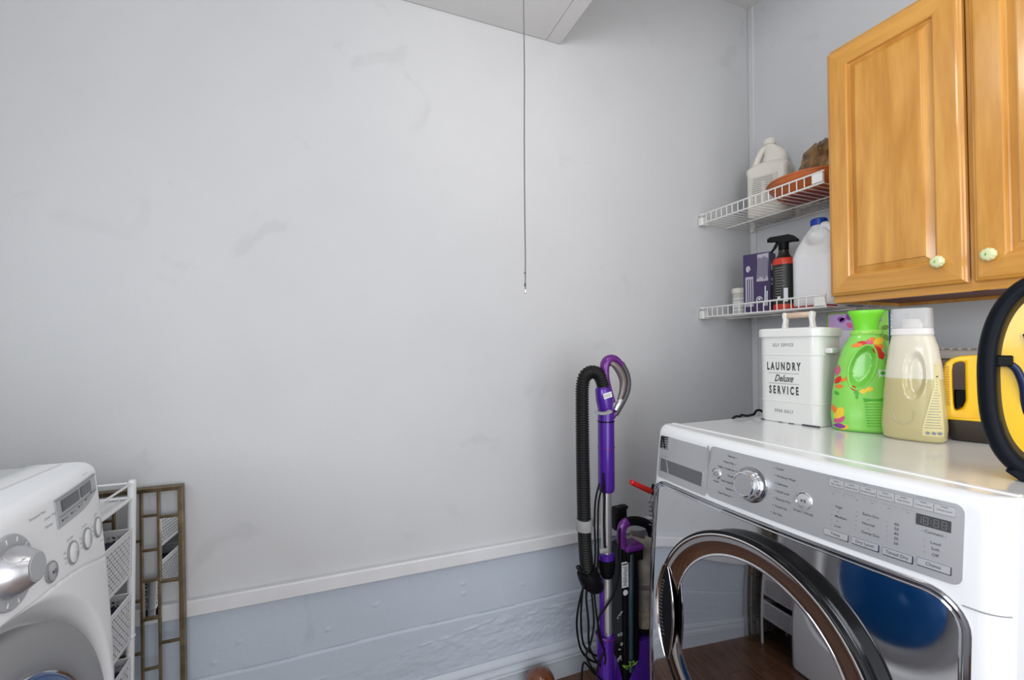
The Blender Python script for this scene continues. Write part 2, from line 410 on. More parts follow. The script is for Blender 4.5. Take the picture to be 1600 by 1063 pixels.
# ------------------------------------------------------------------ front-loading dryer (right)
AD = math.radians(2.0)
dr = thing('front_load_dryer', 'white front-loading dryer with chrome front and large round door under the wall cabinet', 'dryer', (.829, 1.0, 0), AD)
DW = .686
def fd(y, z): return .045*((z-.35)/.635)**2-.034+.02*((y+.343)/.343)**2-.02
def body_front(fn, r_side=.03, r_top=.022, ztop=.985):
    def g(y, z):
        d = 0
        for e, r_ in ((-y, .012), (y+DW, r_side)):
            if e < r_: d += r_*(1-math.sqrt(max(0, 1-((r_-e)/r_)**2)))
        if z > ztop-r_top: d += r_top*(1-math.sqrt(max(0, 1-((z-ztop+r_top)/r_top)**2)))
        return fn(y, z)+d
    return g
def edgegrid(a, b_, n, r):  # dense near both ends
    m = [r*(1-math.cos(PI/2*i/7)) for i in range(8)]
    core = lin(m[-1], (b_-a)-m[-1], n)
    return [a+x for x in m[:-1]]+[a+x for x in core]+[b_-x for x in reversed(m[:-1])]
gb = body_front(fd)
ys = edgegrid(-DW, 0, 50, .03)
zs = lin(.02, .94, 60)+[.985-.022+.022*math.sin(PI/2*i/8) for i in range(9)]
b = MB(); b.grid(lambda y, z: (gb(y, z), y, z), ys, zs)
# sides and back of the front bezel (ends at the side seam)
XB = .075
for yy in (0, -DW):
    vs = [(gb(yy, z), yy, z) for z in zs]+[(XB, yy, z) for z in zs]; n = len(zs)
    b.add(vs, [(i, i+1, n+i+1, n+i) for i in range(n-1)])
vs = [(gb(y, .985), y, .985) for y in ys]+[(XB, y, .985) for y in ys]; n = len(ys)
b.add(vs, [(i, i+1, n+i+1, n+i) for i in range(n-1)])
b.build('front_bezel', ENAMEL, dr, sharp=.9)
b = MB(); b.box((.075+.34, -DW/2, .4975), (.68, DW-.006, .955)); b.build('cabinet_body', ENAMEL, dr, bevel=.004)
# top plate, with its crease a little behind the front bezel and a raised rear lip
b = MB()
prof = [(.050, .978), (.052, .9865), (.060, .9875), (.073, .984), (.085, .983), (.60, .983), (.66, .989), (.742, .989), (.745, .975)]
b.prism(prof, -DW+.004, -.004, lambda p, q, t: (p, t, q)); b.build('top_plate', ENAMEL, dr, bevel=.003)
# seam under the console on the near side
b = MB(); b.tube([(gb(y, .826)-.0002, y, .8275) for y in lin(-.642, -.684, 14)], .0011, 6); b.build('seam', GREYINK, dr)

def onf(off):            # (p to the viewer's right = -y, q = z) laid on the front surface
    return lambda p, q: (fd(-p, q)-off, -p, q)
def plate(poly, fn, off0, off1, B=None):
    B = B or MB(); B.prism(poly, off0, off1, lambda p, q, t: (fn(-p, q)-t, -p, q)); return B
def patch(w_, h_, r, cx, cy, fn, off, B=None, nx=24, nz=10):
    # rounded-rect plate following a curved front; p to the right, q up
    B = B or MB(); ps = lin(cx-w_/2, cx+w_/2, nx)
    def qlim(p):
        e = min(p-(cx-w_/2), cx+w_/2-p)
        return h_/2 if e >= r else h_/2-r+math.sqrt(max(0, r*r-(r-e)**2))
    ps = sorted(set(ps+[cx-w_/2+r*(1-math.cos(PI/2*i/6)) for i in range(7)]+[cx+w_/2-r*(1-math.cos(PI/2*i/6)) for i in range(7)]))
    top = [[(p, cy+qlim(p)*s_) for s_ in lin(-1, 1, nz)] for p in ps]
    vs = []; n = len(ps)
    for lay in (off, -.001):
        for row in top:
            for p, q in row: vs.append((fn(-p, q)-lay, -p, q))
    m = nz; k = n*m; fs = []
    for i in range(n-1):
        for j in range(m-1):
            fs.append((i*m+j, i*m+j+1, (i+1)*m+j+1, (i+1)*m+j))
    for i in range(n-1):
        for j in (0, m-1):
            fs.append((i*m+j, (i+1)*m+j, k+(i+1)*m+j, k+i*m+j))
    for j in range(m-1):
        for i in (0, n-1):
            fs.append((i*m+j, i*m+j+1, k+i*m+j+1, k+i*m+j))
    B.add(vs, fs); return B
# silver fascia: drawer panel and control panel with a joint between them
patch(.1795, .112, .008, .1042, .904, fd, .0015).build('dispenser_panel', SILVER, dr, sharp=.7)
patch(.446, .115, .012, .4185, .9095, fd, .0018, nx=40).build('control_panel', SILVER, dr, sharp=.7)
b = MB(); b.box((fd(-.1945, .91)-.0012, -.1945, .908), (.002, .0022, .118)); b.build('joint', GREYINK, dr)
# slot handle of the drawer panel, recess shade painted on a flush back
def slot():
    t0 = rrect(.160, .038, .003, 4, .101, .883); fn = onf(.0022)
    b = MB(); o_ = [(p, q) for p, q in t0]; i_ = rrect(.154, .033, .003, 4, .101, .883)
    b.ringprism(o_, i_, -.001, .0028, lambda p, q, t: (fd(-p, q)-t, -p, q)); b.build('slot_rim', SILVER2, dr)
    b = MB(); vs = []
    us = lin(-.076, .076, 16); ws = lin(-.016, .016, 12)
    b.grid(lambda p, q: (fd(-(.101+p), .883+q)-.0021+.0004*0, -(.101+p), .883+q), us, ws)
    b.build('slot_back_shade', DARKSLOT, dr)
    b = MB(); b.prism([(.046, .8995), (.0475, .8995), (.060, .868), (.056, .868)], .0018, .0026, lambda p, q, t: (fd(-p, q)-t, -p, q))
    b.build('slot_lip', SILVER2, dr)
slot()
# emblem: small dark square with brushed diagonal strokes
b = MB(); patch(.034, .033, .004, .034, .9415, fd, .003, b, 8, 6); b.build('emblem', DKCHROME, dr, sharp=.6)
b = MB()
for k in range(5):
    q = .929+k*.0062
    b.prism([(.021+.002*(k % 2), q), (.033, q+.001+.0015*math.sin(k)), (.046, q+.0035), (.046, q+.0062), (.032, q+.0032), (.021, q+.0022)], .003, .0036, lambda p, q_, t: (fd(-p, q_)-t, -p, q_))
b.prism([(.036, .927), (.040, .927), (.030, .955), (.026, .955)], .003, .0037, lambda p, q_, t: (fd(-p, q_)-t, -p, q_))
b.build('emblem_strokes', BLACK, dr)
# rotary knob
def dmat(p, q, fn=fd, side=1):
    # matrix whose local z leaves the front towards the viewer (-x), at the surface point
    y = -p; e = .004
    nx = Vector((-1, (fn(y+e, q)-fn(y-e, q))/(2*e), (fn(y, q+e)-fn(y, q-e))/(2*e))).normalized()
    M = nx.to_track_quat('Z', 'Y').to_matrix().to_4x4(); M.translation = Vector((fn(y, q), y, q)); return M
M = dmat(.311, .9085)
b = MB(); b.lathe([(.0365, 0), (.0365, .003), (.034, .0045), (.030, .0045), (.030, .003)], 48, M); kb = b.build('knob_collar', DKCHROME, dr)
b = MB(); b.lathe([(.030, .002), (.0295, .010), (.0285, .0115), (.0262, .012), (.0258, .016), (.0262, .024), (.0252, .0265), (.0225, .0275), (.021, .0268), (.020, .0266)], 48, M, caps=False); b.build('knob', CHROME, dr)
b = MB(); b.lathe([(.0215, .0262), (.0213, .0272), (0.0, .0272)], 48, M); b.build('knob_cap', SILVER2, dr)
for p, q, r in ((.2204, .9085, .0125), (.421, .909, .0155)):
    M = dmat(p, q)
    b = MB(); b.lathe([(r, 0), (r, .003), (r*.93, .0042), (r*.84, .0036), (r*.82, .002)], 36, M, caps=False); bt = b.build('button_ring', CHROME, dr)
    b = MB(); b.lathe([(r*.82, .001), (r*.80, .0032), (r*.7, .0040), (0, .0042)], 36, M); b.build('button', BTN, bt)
# flat buttons along the top strip
for k in range(7):
    c = .463+.0121+k*.02415
    patch(.0232, .0125, .001, c, .9555-.0002*k, fd, .0032, None, 4, 3).build('strip_button', BTN, dr, sharp=.5)
    if k == 0: B_ = MB()
    patch(.0246, .0148, .0015, c, .9555-.0002*k, fd, .0022, B_, 4, 3)
B_.build('strip_shadow_line', GREYINK, dr, sharp=.5)
for c, q, ww in ((.4785, .8683, .037), (.5226, .8688, .037), (.5664, .8683, .037), (.6103, .870, .037)):
    patch(ww+.0022, .0125, .0015, c+.0006, q-.0006, fd, .0024, None, 6, 3).build('button_edge', DKCHROME, dr, sharp=.5)
    patch(ww, .0105, .001, c, q, fd, .0034, None, 6, 3).build('push_button', BTN, dr, sharp=.5)
patch(.0405, .0165, .0006, .6078, .932, fd, .0026, None, 6, 3).build('display', LCD, dr, sharp=.5)
b = MB()
for i, px in enumerate((.5915, .5995, .6115, .6205)):
    for a_, b2, ww, hh in ((0, .0052, .005, .0011), (0, 0, .005, .0011), (0, -.0052, .005, .0011), (-.0026, .0026, .0011, .0045), (.0026, .0026, .0011, .0045), (-.0026, -.0026, .0011, .0045), (.0026, -.0026, .0011, .0045)):
        if i == 0 and a_ <= 0: continue
        b.box((fd(-(px+a_), .932+b2)-.0029, -(px+a_), .932+b2), (.0004, ww, hh))
for dq in (-.002, .002): b.box((fd(-.6057, .932)-.0029, -.6057, .932+dq), (.0004, .0012, .0012))
b.build('display_digits', LCDSEG, dr)
# printed words
b = MB(); fn = onf(.0021)
def w(s, p, q, size=.0062, al='LEFT'):
    B2 = MB(); text_into(B2, s, size, p, q, fn, al, bold=.01); B2.build('lettering', INK, dr, smooth=False)
for k, s in enumerate(('Normal', 'Heavy Duty', 'Bulky / Comforter', 'Towels', 'Steam Sanitize', 'Sanitize', 'Steam Refresh')):
    q = .9545-k*.0142; xx = .268-abs(0)*0
    xx = (.2665, .2655, .268, .268, .268, .266, .2625)[k]
    w(s, xx, q, .006, 'RIGHT')
    b.lathe([(.0009, 0), (.0009, .0003)], 8, dmat(xx+.0045, q) @ Matrix.Translation((0, 0, .002)))
for k, s in enumerate(('Casual', 'Workout Wear', 'Delicates', 'Small Load', 'Express Dry', 'Touch Up', 'Air Dry')):
    q = .9555-k*.0146; xx = (.3625, .3650, .367, .367, .367, .3655, .3625)[k]
    w(s, xx, q, .006); b.lathe([(.0009, 0), (.0009, .0003)], 8, dmat(xx-.0035, q) @ Matrix.Translation((0, 0, .002)))
w('POWER', .2204, .8905, .0045, 'CENTER'); w('START / PAUSE', .421, .887, .0055, 'CENTER')
for k, s in enumerate(('High', '', 'Medium', '', 'Low')):
    q = .9155-k*.0082
    if s: w(s, .4755, q, .0058)
    else: b.lathe([(.0007, 0), (.0007, .0003)], 8, dmat(.480, q) @ Matrix.Translation((0, 0, .002)))
for k, s in enumerate(('Extra Dry', '', 'Normal', '', 'Damp Dry')):
    q = .9165-k*.0074
    if s: w(s, .517, q, .0058)
    else: b.lathe([(.0007, 0), (.0007, .0003)], 8, dmat(.526, q) @ Matrix.Translation((0, 0, .002)))
for k, s in enumerate(('60', '50', '40', '30', '20')): w(s, .564, .9145-k*.0074, .0062, 'CENTER')
for k, s in enumerate(('Loud', 'Soft', 'Off')): w(s, .6115, .9025-k*.0085, .0058, 'CENTER')
w('- Connect -', .609, .9165, .0062, 'CENTER')
b.build('indicator_mark', INK, dr, smooth=False, kind='stuff')
b = MB()
for px, n0, q0, dq in ((.4705, 5, .9155, .0082), (.5085, 5, .9165, .0074), (.5515, 5, .9145, .0074), (.599, 3, .9025, .0085)):
    for k in range(n0): b.lathe([(.0011, 0), (.0011, .0004)], 8, dmat(px, q0-k*dq) @ Matrix.Translation((0, 0, .002)))
for k, px in enumerate((.4705, .487, .508, .530, .553, .577)): b.box((fd(-px, .936)-.0021, -px, .9365+.001*(k % 2)), (.0004, .004, .0013))
b.build('indicator_light', GREYINK, dr, smooth=False, kind='stuff')
fn = onf(.0036)
for s, p, q in (('Temp', .4785, .8683), ('Dry Level', .5226, .8688), ('Timed Dry', .5664, .8683), ('Chime', .6103, .870)): w(s, p, q, .0066, 'CENTER')
b = MB()
for k, s in enumerate(('Extra Quiet', 'Reduce Static', 'Wrinkle Guard', 'Control Lock', 'Add 15 Min', 'Custom Cycle', 'Chime Level')):
    c = .463+.0121+k*.02415
    text_into(b, s, .0034, c, .9535, fn, 'CENTER'); b.box((fd(-c, .9585)-.0036, -c, .9588), (.0003, .008, .0007))
b.build('button_lettering', INK, dr, smooth=False, kind='stuff')
b = MB(); fn = onf(.0021)
for k, s in enumerate(('Extra Quiet', 'Reduce Static', 'On')): text_into(b, s, .0035, .4745+.0215*k, .9415, fn, 'CENTER')
for k, s in enumerate(('Wrinkle', 'Custom Cycle', 'Sensor Dry')): text_into(b, s, .0035, .531+.023*k, .9415, fn, 'CENTER')
for k, s in enumerate(('CYCLE', 'OPTIONS', 'LOCK')): text_into(b, s, .0035, .472+.0225*k, .9652, fn, 'CENTER')
text_into(b, 'CUSTOM CYCLE', .0035, .600, .9652, fn, 'CENTER')
w2 = text_into(b, 'EASY DISPENSE', .0042, .026, .9065, fn, 'LEFT')
b.build('fine_lettering', GREYINK, dr, smooth=False, kind='stuff')
# play/pause and power glyphs
b = MB(); Mg = dmat(.421, .909); Mg = Mg @ Matrix.Translation((0, 0, .0044))
fn = lambda p, q: (fd(-p, q)-.0047, -p, q)
b.add([fn(.417, .906), fn(.417, .912), fn(.4208, .909)], [(0, 1, 2)])
for p in (.4225, .4248): b.add([fn(p, .906), fn(p+.0012, .906), fn(p+.0012, .912), fn(p, .912)], [(0, 1, 2, 3)])
ring_ = [(.2204+.0045*math.cos(a), .9085+.0045*math.sin(a)) for a in lin(PI/2+.5, PI/2+2*PI-.5, 18)]
b.tube([fn(p, q) for p, q in ring_], .0005, 5); b.tube([fn(.2204, .909), fn(.2204, .9145)], .0005, 5)
b.build('button_glyphs', INK, dr, smooth=False, kind='stuff')
# chrome front plate
def fpl(y, z):
    e = -y
    return fd(y, z)+ (.016*(1-math.sqrt(max(0, 1-((.03-e)/.03)**2))) if e < .03 else 0)*1.0 + .006
CX, CY, CW, CH = .3265, .445, .648, .79
patch(CW, CH, .05, CX, CY, fpl, .010, None, 60, 60).build('chrome_front', MIRRORPLATE, dr, sharp=.8)
rim = rrect(CW-.002, CH-.002, .05, 8, CX, CY)
def dens(poly, m=6):
    out = []
    for i in range(len(poly)):
        a, c = poly[i], poly[(i+1) % len(poly)]
        L = math.hypot(a[0]-c[0], a[1]-c[1]); k = max(1, int(L/.03))
        out += [(a[0]+(c[0]-a[0])*j/k, a[1]+(c[1]-a[1])*j/k) for j in range(k)]
    return out
rd = dens(rim)
b = MB(); b.tube([(fpl(-p, q)-.0095, -p, q) for p, q in rd], .0042, 8, closed=True); b.build('chrome_rim', DKCHROME, dr)
rd2 = dens(rrect(CW-.016, CH-.016, .044, 8, CX, CY))
b = MB(); b.tube([(fpl(-p, q)-.0102, -p, q) for p, q in rd2], .0022, 8, closed=True); b.build('bright_rim', CHROME, dr)
# door
DC = (.332, .563)
M = Matrix.Translation((-.030, -DC[0], DC[1])) @ Matrix.Rotation(-PI/2, 4, 'Y') @ Matrix.Identity(4)
M = Matrix.Translation((-.040, -DC[0], DC[1])) @ (Vector((-1, 0, .035)).to_track_quat('Z', 'Y').to_matrix().to_4x4())
door = None
b = MB(); b.lathe([(.236, -.012), (.240, .010), (.246, .022), (.248, .030), (.2465, .036), (.242, .0385), (.236, .038), (.2345, .036)], 96, M, caps=False); door = b.build('door', BLACKG, dr, sharp=1)
b = MB(); b.lathe([(.2425, .0382), (.2395, .0395), (.236, .0385)], 96, M, caps=False); b.build('door_edge', CHROME, door)
b = MB(); b.lathe([(.2355, .0372), (.229, .0368), (.216, .0335), (.204, .028), (.199, .0255)], 96, M, caps=False); b.build('bronze_ring', RINGGLASS, door, sharp=1.5)
b = MB(); b.lathe([(.1995, .0255), (.197, .0275), (.194, .0265)], 96, M, caps=False); b.build('inner_rim', CHROME, door, sharp=1.5)
b = MB(); b.lathe([(.1945, .0262)]+[(.1945*(1-k/12), .0262+.010*(1-(1-k/12)**2)) for k in range(1, 13)], 96, M, caps=False); b.build('door_glass', DOORGLASS, door, sharp=1.5)
# handle pocket at the far-left edge of the door
ins = lambda p, q, t: (M @ Vector((0, 0, 0)))
def doorpt(p, q, h):      # p right, q up relative to the door centre, h height above the door base
    base = M @ Vector((0, 0, 0)); nrm = (M.to_3x3() @ Vector((0, 0, 1))).normalized(); up_ = Vector((0, 0, 1)); up_ = (up_-nrm*up_.dot(nrm)).normalized(); rt_ = Vector((0, -1, 0))
    return base+rt_*p+up_*q+nrm*h
arc_o = [(-(.243)*math.cos(a), .243*math.sin(a)) for a in lin(-.50, .42, 22)]
arc_i = [(-(.243-.052*math.sin(PI*(i+1)/23.0)**.8)*math.cos(a), (.243)*math.sin(a)) for i, a in enumerate(lin(-.50, .42, 22))]
poly = arc_o+arc_i[::-1]
b = MB(); b.prism(poly, .034, .0388, lambda p, q, t: doorpt(p, q, t)); b.build('handle_pocket', BLACK, door)
b = MB(); b.tube([doorpt(p*1.008, q, .0405) for p, q in arc_o], [.002+.0045*math.sin(PI*i/21) for i in range(22)], 10); b.build('handle', CHROME, door)
b = MB(); b.tube([doorpt(p+.002, q, .040) for p, q in arc_i], [.0012+.0022*math.sin(PI*i/21) for i in range(22)], 8); b.build('pocket_rim', DKCHROME, door)
b = MB()
for k in range(16):
    a = -.30+.56*k/15; b.box(doorpt(-.231*math.cos(a), .231*math.sin(a), .0395), (.002, .008, .003))
b.build('grip_ridges', DARKSLOT, door)

# ------------------------------------------------------------------ front-loading washer (left)
wa = thing('front_load_washer', 'white front-loading washer with big silver dial, standing left beside the slim rack', 'washer', (-.431, 1.101, 0))
def gw(y, z): return .03*(1-((y+.343)/.343)**2)+.04*(1-((z-.35)/.635)**2)
WC = (-.343, .540)
def fw(y, z):
    d = gw(y, z); e = min(-y, y+DW)
    if e < .016: d -= .016*(1-math.sqrt(max(0, 1-((.016-e)/.016)**2)))
    if z > .967: d -= .018*(1-math.sqrt(max(0, 1-((z-.967)/.018)**2)))
    r = math.hypot(y-WC[0], z-WC[1])
    if r < .318:      # dished seat around the door
        k = max(0, min(1, (.318-r)/.035)); d -= .038*(k*k*(3-2*k))
    # joint between console and lower panel: a shallow groove that arches over the door
    zs_ = .803+.047*(1-math.exp(-((-y)/.13)**1.6)) if y > WC[0] else .803+.047*(1-math.exp(-((y+DW)/.13)**1.6))
    d -= .0022*math.exp(-((z-zs_)/.0016)**2)
    return d
ys = edgegrid(-DW, 0, 130, .028); zs = lin(.02, .70, 110)+lin(.705, .967, 125)+[.967+.018*math.sin(PI/2*i/8) for i in range(1, 9)]
b = MB(); b.grid(lambda y, z: (fw(y, z), y, z), ys, zs)
for yy in (0, -DW):
    vs = [(fw(yy, z), yy, z) for z in zs]+[(-.09, yy, z) for z in zs]; n = len(zs); b.add(vs, [(i, i+1, n+i+1, n+i) for i in range(n-1)])
vs = [(fw(y, .985), y, .985) for y in ys]+[(-.044, y, .985) for y in ys]; n = len(ys); b.add(vs, [(i, i+1, n+i+1, n+i) for i in range(n-1)])
b.build('front_panel', ENAMEL2, wa, sharp=.9)
b = MB(); b.box((-.09-.32, -DW/2, .495), (.645, DW-.008, .95)); b.build('cabinet_body', ENAMEL, wa, bevel=.004)
b = MB(); b.prism([(-.0455, .972), (-.0455, .9845), (-.048, .9862), (-.094, .9862), (-.100, .983), (-.66, .983), (-.70, .988), (-.735, .988), (-.738, .975)], -DW+.004, -.004, lambda p, q, t: (p, t, q)); b.build('top_plate', ENAMEL, wa, bevel=.003)
ow = lambda off: (lambda p, q: (gw(p, q)+off, p, q))
def wmat(y, z):
    e = .004; nx = Vector((1, -(gw(y+e, z)-gw(y-e, z))/(2*e), -(gw(y, z+e)-gw(y, z-e))/(2*e))).normalized()
    M = nx.to_track_quat('Z', 'Y').to_matrix().to_4x4(); M.translation = Vector((gw(y, z), y, z)); return M
# dial
M = wmat(-.322, .912)
b = MB(); b.lathe([(.0475, -.001), (.0475, .002), (.046, .0035), (.034, .0045), (.033, .004)], 56, M); b.build('dial_ring', WASHGREY, wa)
b = MB()
for k in range(12):
    a = 2*PI*k/12+.1; p0 = M @ Vector((.040*math.cos(a), .040*math.sin(a), .0041)); Mr = M.to_3x3() @ Matrix.Rotation(a, 3, 'Z'); b.box(p0, (.006, .0013, .0008), M=Mr)
b.build('dial_tick', ENAMEL, wa, kind='stuff')
b = MB(); b.lathe([(.0325, .003), (.0315, .009), (.0275, .017), (.0225, .024), (.0205, .027), (.0195, .0285), (.018, .029)], 56, M, caps=False); b.build('dial', SILVER2, wa)
b = MB(); b.lathe([(.0181, .0289), (.017, .0297), (0, .030)], 56, M); b.build('dial_face', WASHGREY, wa)
for k in range(2):
    a = PI*k-.9; b = MB()
    b.loft([[M @ Vector((math.cos(a)*(.0318-.0105*t+.001*math.cos(u))-math.sin(a)*.007*math.cos(u)*math.sin(PI*t), math.sin(a)*(.0318-.0105*t+.001*math.cos(u))+math.cos(a)*.007*math.cos(u)*math.sin(PI*t), .007+.018*t+.0015*math.sin(u))) for u in lin(0, 2*PI-.785, 8)] for t in lin(.02, .98, 9)])
    b.build('dial_grip', ALU, wa)
# start button and three oval push buttons
def oval(y, z, ry, rz, m1, m2, nm, h=.004):
    M = wmat(y, z)
    b = MB(); b.lathe([(1, 0), (1, .002), (.93, .003), (.86, .002)], 36, M @ Matrix.Diagonal((ry, rz, 1, 1)), caps=False)
    p = b.build(nm+'_ring', m1, wa)
    b = MB(); b.lathe([(.88, .0), (.86, h*.7), (.74, h), (0, h*1.15)], 36, M @ Matrix.Diagonal((ry, rz, 1, 1))); b.build(nm, m2, p)
def wmaty(y, z):
    M = wmat(y, z); return M
oval(-.2329, .8712, .0165, .0155, GREYP, SILVER2, 'start_button')
for yy in (-.1622, -.1024, -.0455): oval(yy, .8705, .0185, .0185, GREYINK, ENAMEL, 'cycle_button')
# display
def wpoly(poly, off0, off1, m, nm, parent, sharp=.6, sub=8):
    # strip prism following the front, poly given as list of (p, qbottom, qtop)
    b = MB(); top = []
    vs = []; fs = []; n = len(poly)
    for off in (off0, off1):
        for p, q0, q1 in poly: vs += [(gw(p, q0)+off, p, q0), (gw(p, (q0+q1)/2)+off, p, (q0+q1)/2), (gw(p, q1)+off, p, q1)]
    k = 3*n
    for i in range(n-1):
        for j in range(2): fs.append((k+i*3+j, k+i*3+j+1, k+(i+1)*3+j+1, k+(i+1)*3+j))
        fs.append((i*3, (i+1)*3, k+(i+1)*3, k+i*3)); fs.append((i*3+2, (i+1)*3+2, k+(i+1)*3+2, k+i*3+2))
    for i in (0, n-1):
        for j in range(2): fs.append((i*3+j, i*3+j+1, k+i*3+j+1, k+i*3+j))
    b.add(vs, fs); return b.build(nm, m, parent, sharp=sharp)
pp = lin(-.2, -.031, 16)
dp = wpoly([(p, .9225+.014*max(0, (p+.115)/.084)**2, .9665) for p in pp], 0, .0022, WASHGREY, 'display_panel', wa)
wpoly([(p, .9655, .9672) for p in pp], .001, .0034, GREYINK, 'display_brow', dp)
wpoly([(p, .9442, .9618) for p in lin(-.183, -.118, 6)], .002, .0032, LCD, 'display', dp)
wpoly([(p, .9442, .9618) for p in lin(-.109, -.060, 6)], .002, .0032, LCD, 'display', dp)
wpoly([(p, .9375, .9395) for p in lin(-.193, -.036, 10)], .002, .0030, GREYINK, 'display_groove', dp)
for p, q in ((-.178, .931), (-.146, .9318), (-.116, .9328), (-.084, .9355), (-.056, .940)):
    b = MB(); b.lathe([(.0016, 0), (.0016, .001)], 10, wmat(p-.008, q) @ Matrix.Translation((0, 0, .002))); b.build('indicator_light', INK, dp)
    b = MB(); text_into(b, {-.178: 'WASH', -.146: 'RINSE', -.116: 'SPIN', -.084: 'LOCK', -.056: 'DELAY'}[p], .0055, p+.003, q, ow(.0025), 'CENTER'); b.build('lettering', GREYINK, dp, smooth=False)
for s_, p, q, z_ in (('Permanent Press', -.268, .9600, .0062), ('Cotton / Towels', -.232, .9705-.022, .0058), ('Delicates', -.232, .9365, .0056), ('Normal', -.262, .976-.0, .0052), ('SPIN SPEED', -.165, .8945, .0046), ('SOIL LEVEL', -.105, .8945, .0046), ('OPTION', -.048, .8945, .0046), ('DIRECT DRIVE', -.072, .9765, .0036)):
    if s_ == 'Normal': continue
    b = MB(); text_into(b, s_, z_, p, q, ow(.0006), 'LEFT' if z_ > .005 else 'CENTER'); b.build('lettering', GREYINK, wa, smooth=False)
for yy in (-.1622, -.1024, -.0455):
    b = MB()
    for k in range(3): text_into(b, ('High', 'Med', 'Low')[k], .0042, yy-.0215, .880-k*.008, ow(.0006), 'RIGHT')
    for k in range(3): text_into(b, ('Spin', 'Rinse', 'No')[k], .0034, yy+.004, .876-k*.006, ow(.0048), 'CENTER')
    b.build('button_lettering', GREYINK, wa, smooth=False, kind='stuff')
b = MB(); y0, z0 = -.2329, .8712; f2 = ow(.0052)
b.add([f2(y0-.004, z0-.003), f2(y0-.004, z0+.003), f2(y0, z0)], [(0, 1, 2)])
for p in (.001, .0035): b.add([f2(y0+p, z0-.003), f2(y0+p+.0012, z0-.003), f2(y0+p+.0012, z0+.003), f2(y0+p, z0+.003)], [(0, 1, 2, 3)])
b.build('button_glyph', INK, wa, smooth=False)
b = MB(); text_into(b, '6 Motion', .005, -.030, .840, ow(.0006), 'CENTER'); b.build('lettering', GREYINK, wa, smooth=False)
# door: grey ring with deep blue bowl glass
M = Matrix.Translation((gw(*WC)-.046, WC[0], WC[1])) @ (Vector((1, 0, .05)).to_track_quat('Z', 'Y').to_matrix().to_4x4())
b = MB(); b.lathe([(.282, .0), (.282, .018), (.278, .026), (.262, .032), (.240, .034), (.225, .031), (.2195, .026)], 96, M, caps=False); wd = b.build('door', mat('washer_door_ring', (.26, .265, .275), .38), wa, sharp=1.2)
b = MB(); b.lathe([(.2195, .026), (.216, .030), (.2125, .028)], 96, M, caps=False); b.build('door_trim', CHROME, wd)
b = MB(); b.lathe([(.213*math.cos(a), .027+.035*math.sin(a)) for a in lin(0, PI/2, 14)], 96, M, caps=False); b.build('door_glass', BLUEGLASS, wd, sharp=1.5)

# ------------------------------------------------------------------ maple wall cabinet
ca = thing('wall_cabinet', 'honey maple wall cabinet with two raised-panel doors hung on the right wall', 'cabinet', (1.44, .906, 1.334))
HB, WB, DB = .79, .70, .318
b = MB()
for yy in (-.008, -WB+.008): b.box((DB/2+.01, yy, HB/2), (DB-.02, .016, HB))
b.box((DB/2+.01, -WB/2, HB-.01), (DB-.02, WB-.032, .018)); b.box((DB-.006, -WB/2, HB/2), (.008, WB-.032, HB))
b.build('carcass', MAPLE, ca, bevel=.001)
b = MB(); b.box((DB/2+.01, -WB/2, .017), (DB-.03, WB-.034, .014)); b.build('bottom_panel', MAPLEU, ca)
b = MB()
fo = [(0, 0), (-WB, 0), (-WB, HB), (0, HB)]
for c_, d_ in (((.0, -.0175), (.035, HB)), ((.0, -.3355), (.030, HB)), ((.0, -WB+.0175), (.035, HB))): b.box((.009, c_[1], HB/2), (.018, d_[0], HB))
ff = b.build('face_frame', MAPLE, ca, bevel=.0012)
b = MB(); b.box((.0085, -WB/2, .016), (.0172, WB-.004, .032)); b.build('frame_rail', MAPLEH, ca, bevel=.0012)
b = MB(); b.box((.0085, -WB/2, HB-.016), (.0172, WB-.004, .032)); b.build('frame_rail', MAPLEH, ca, bevel=.0012)
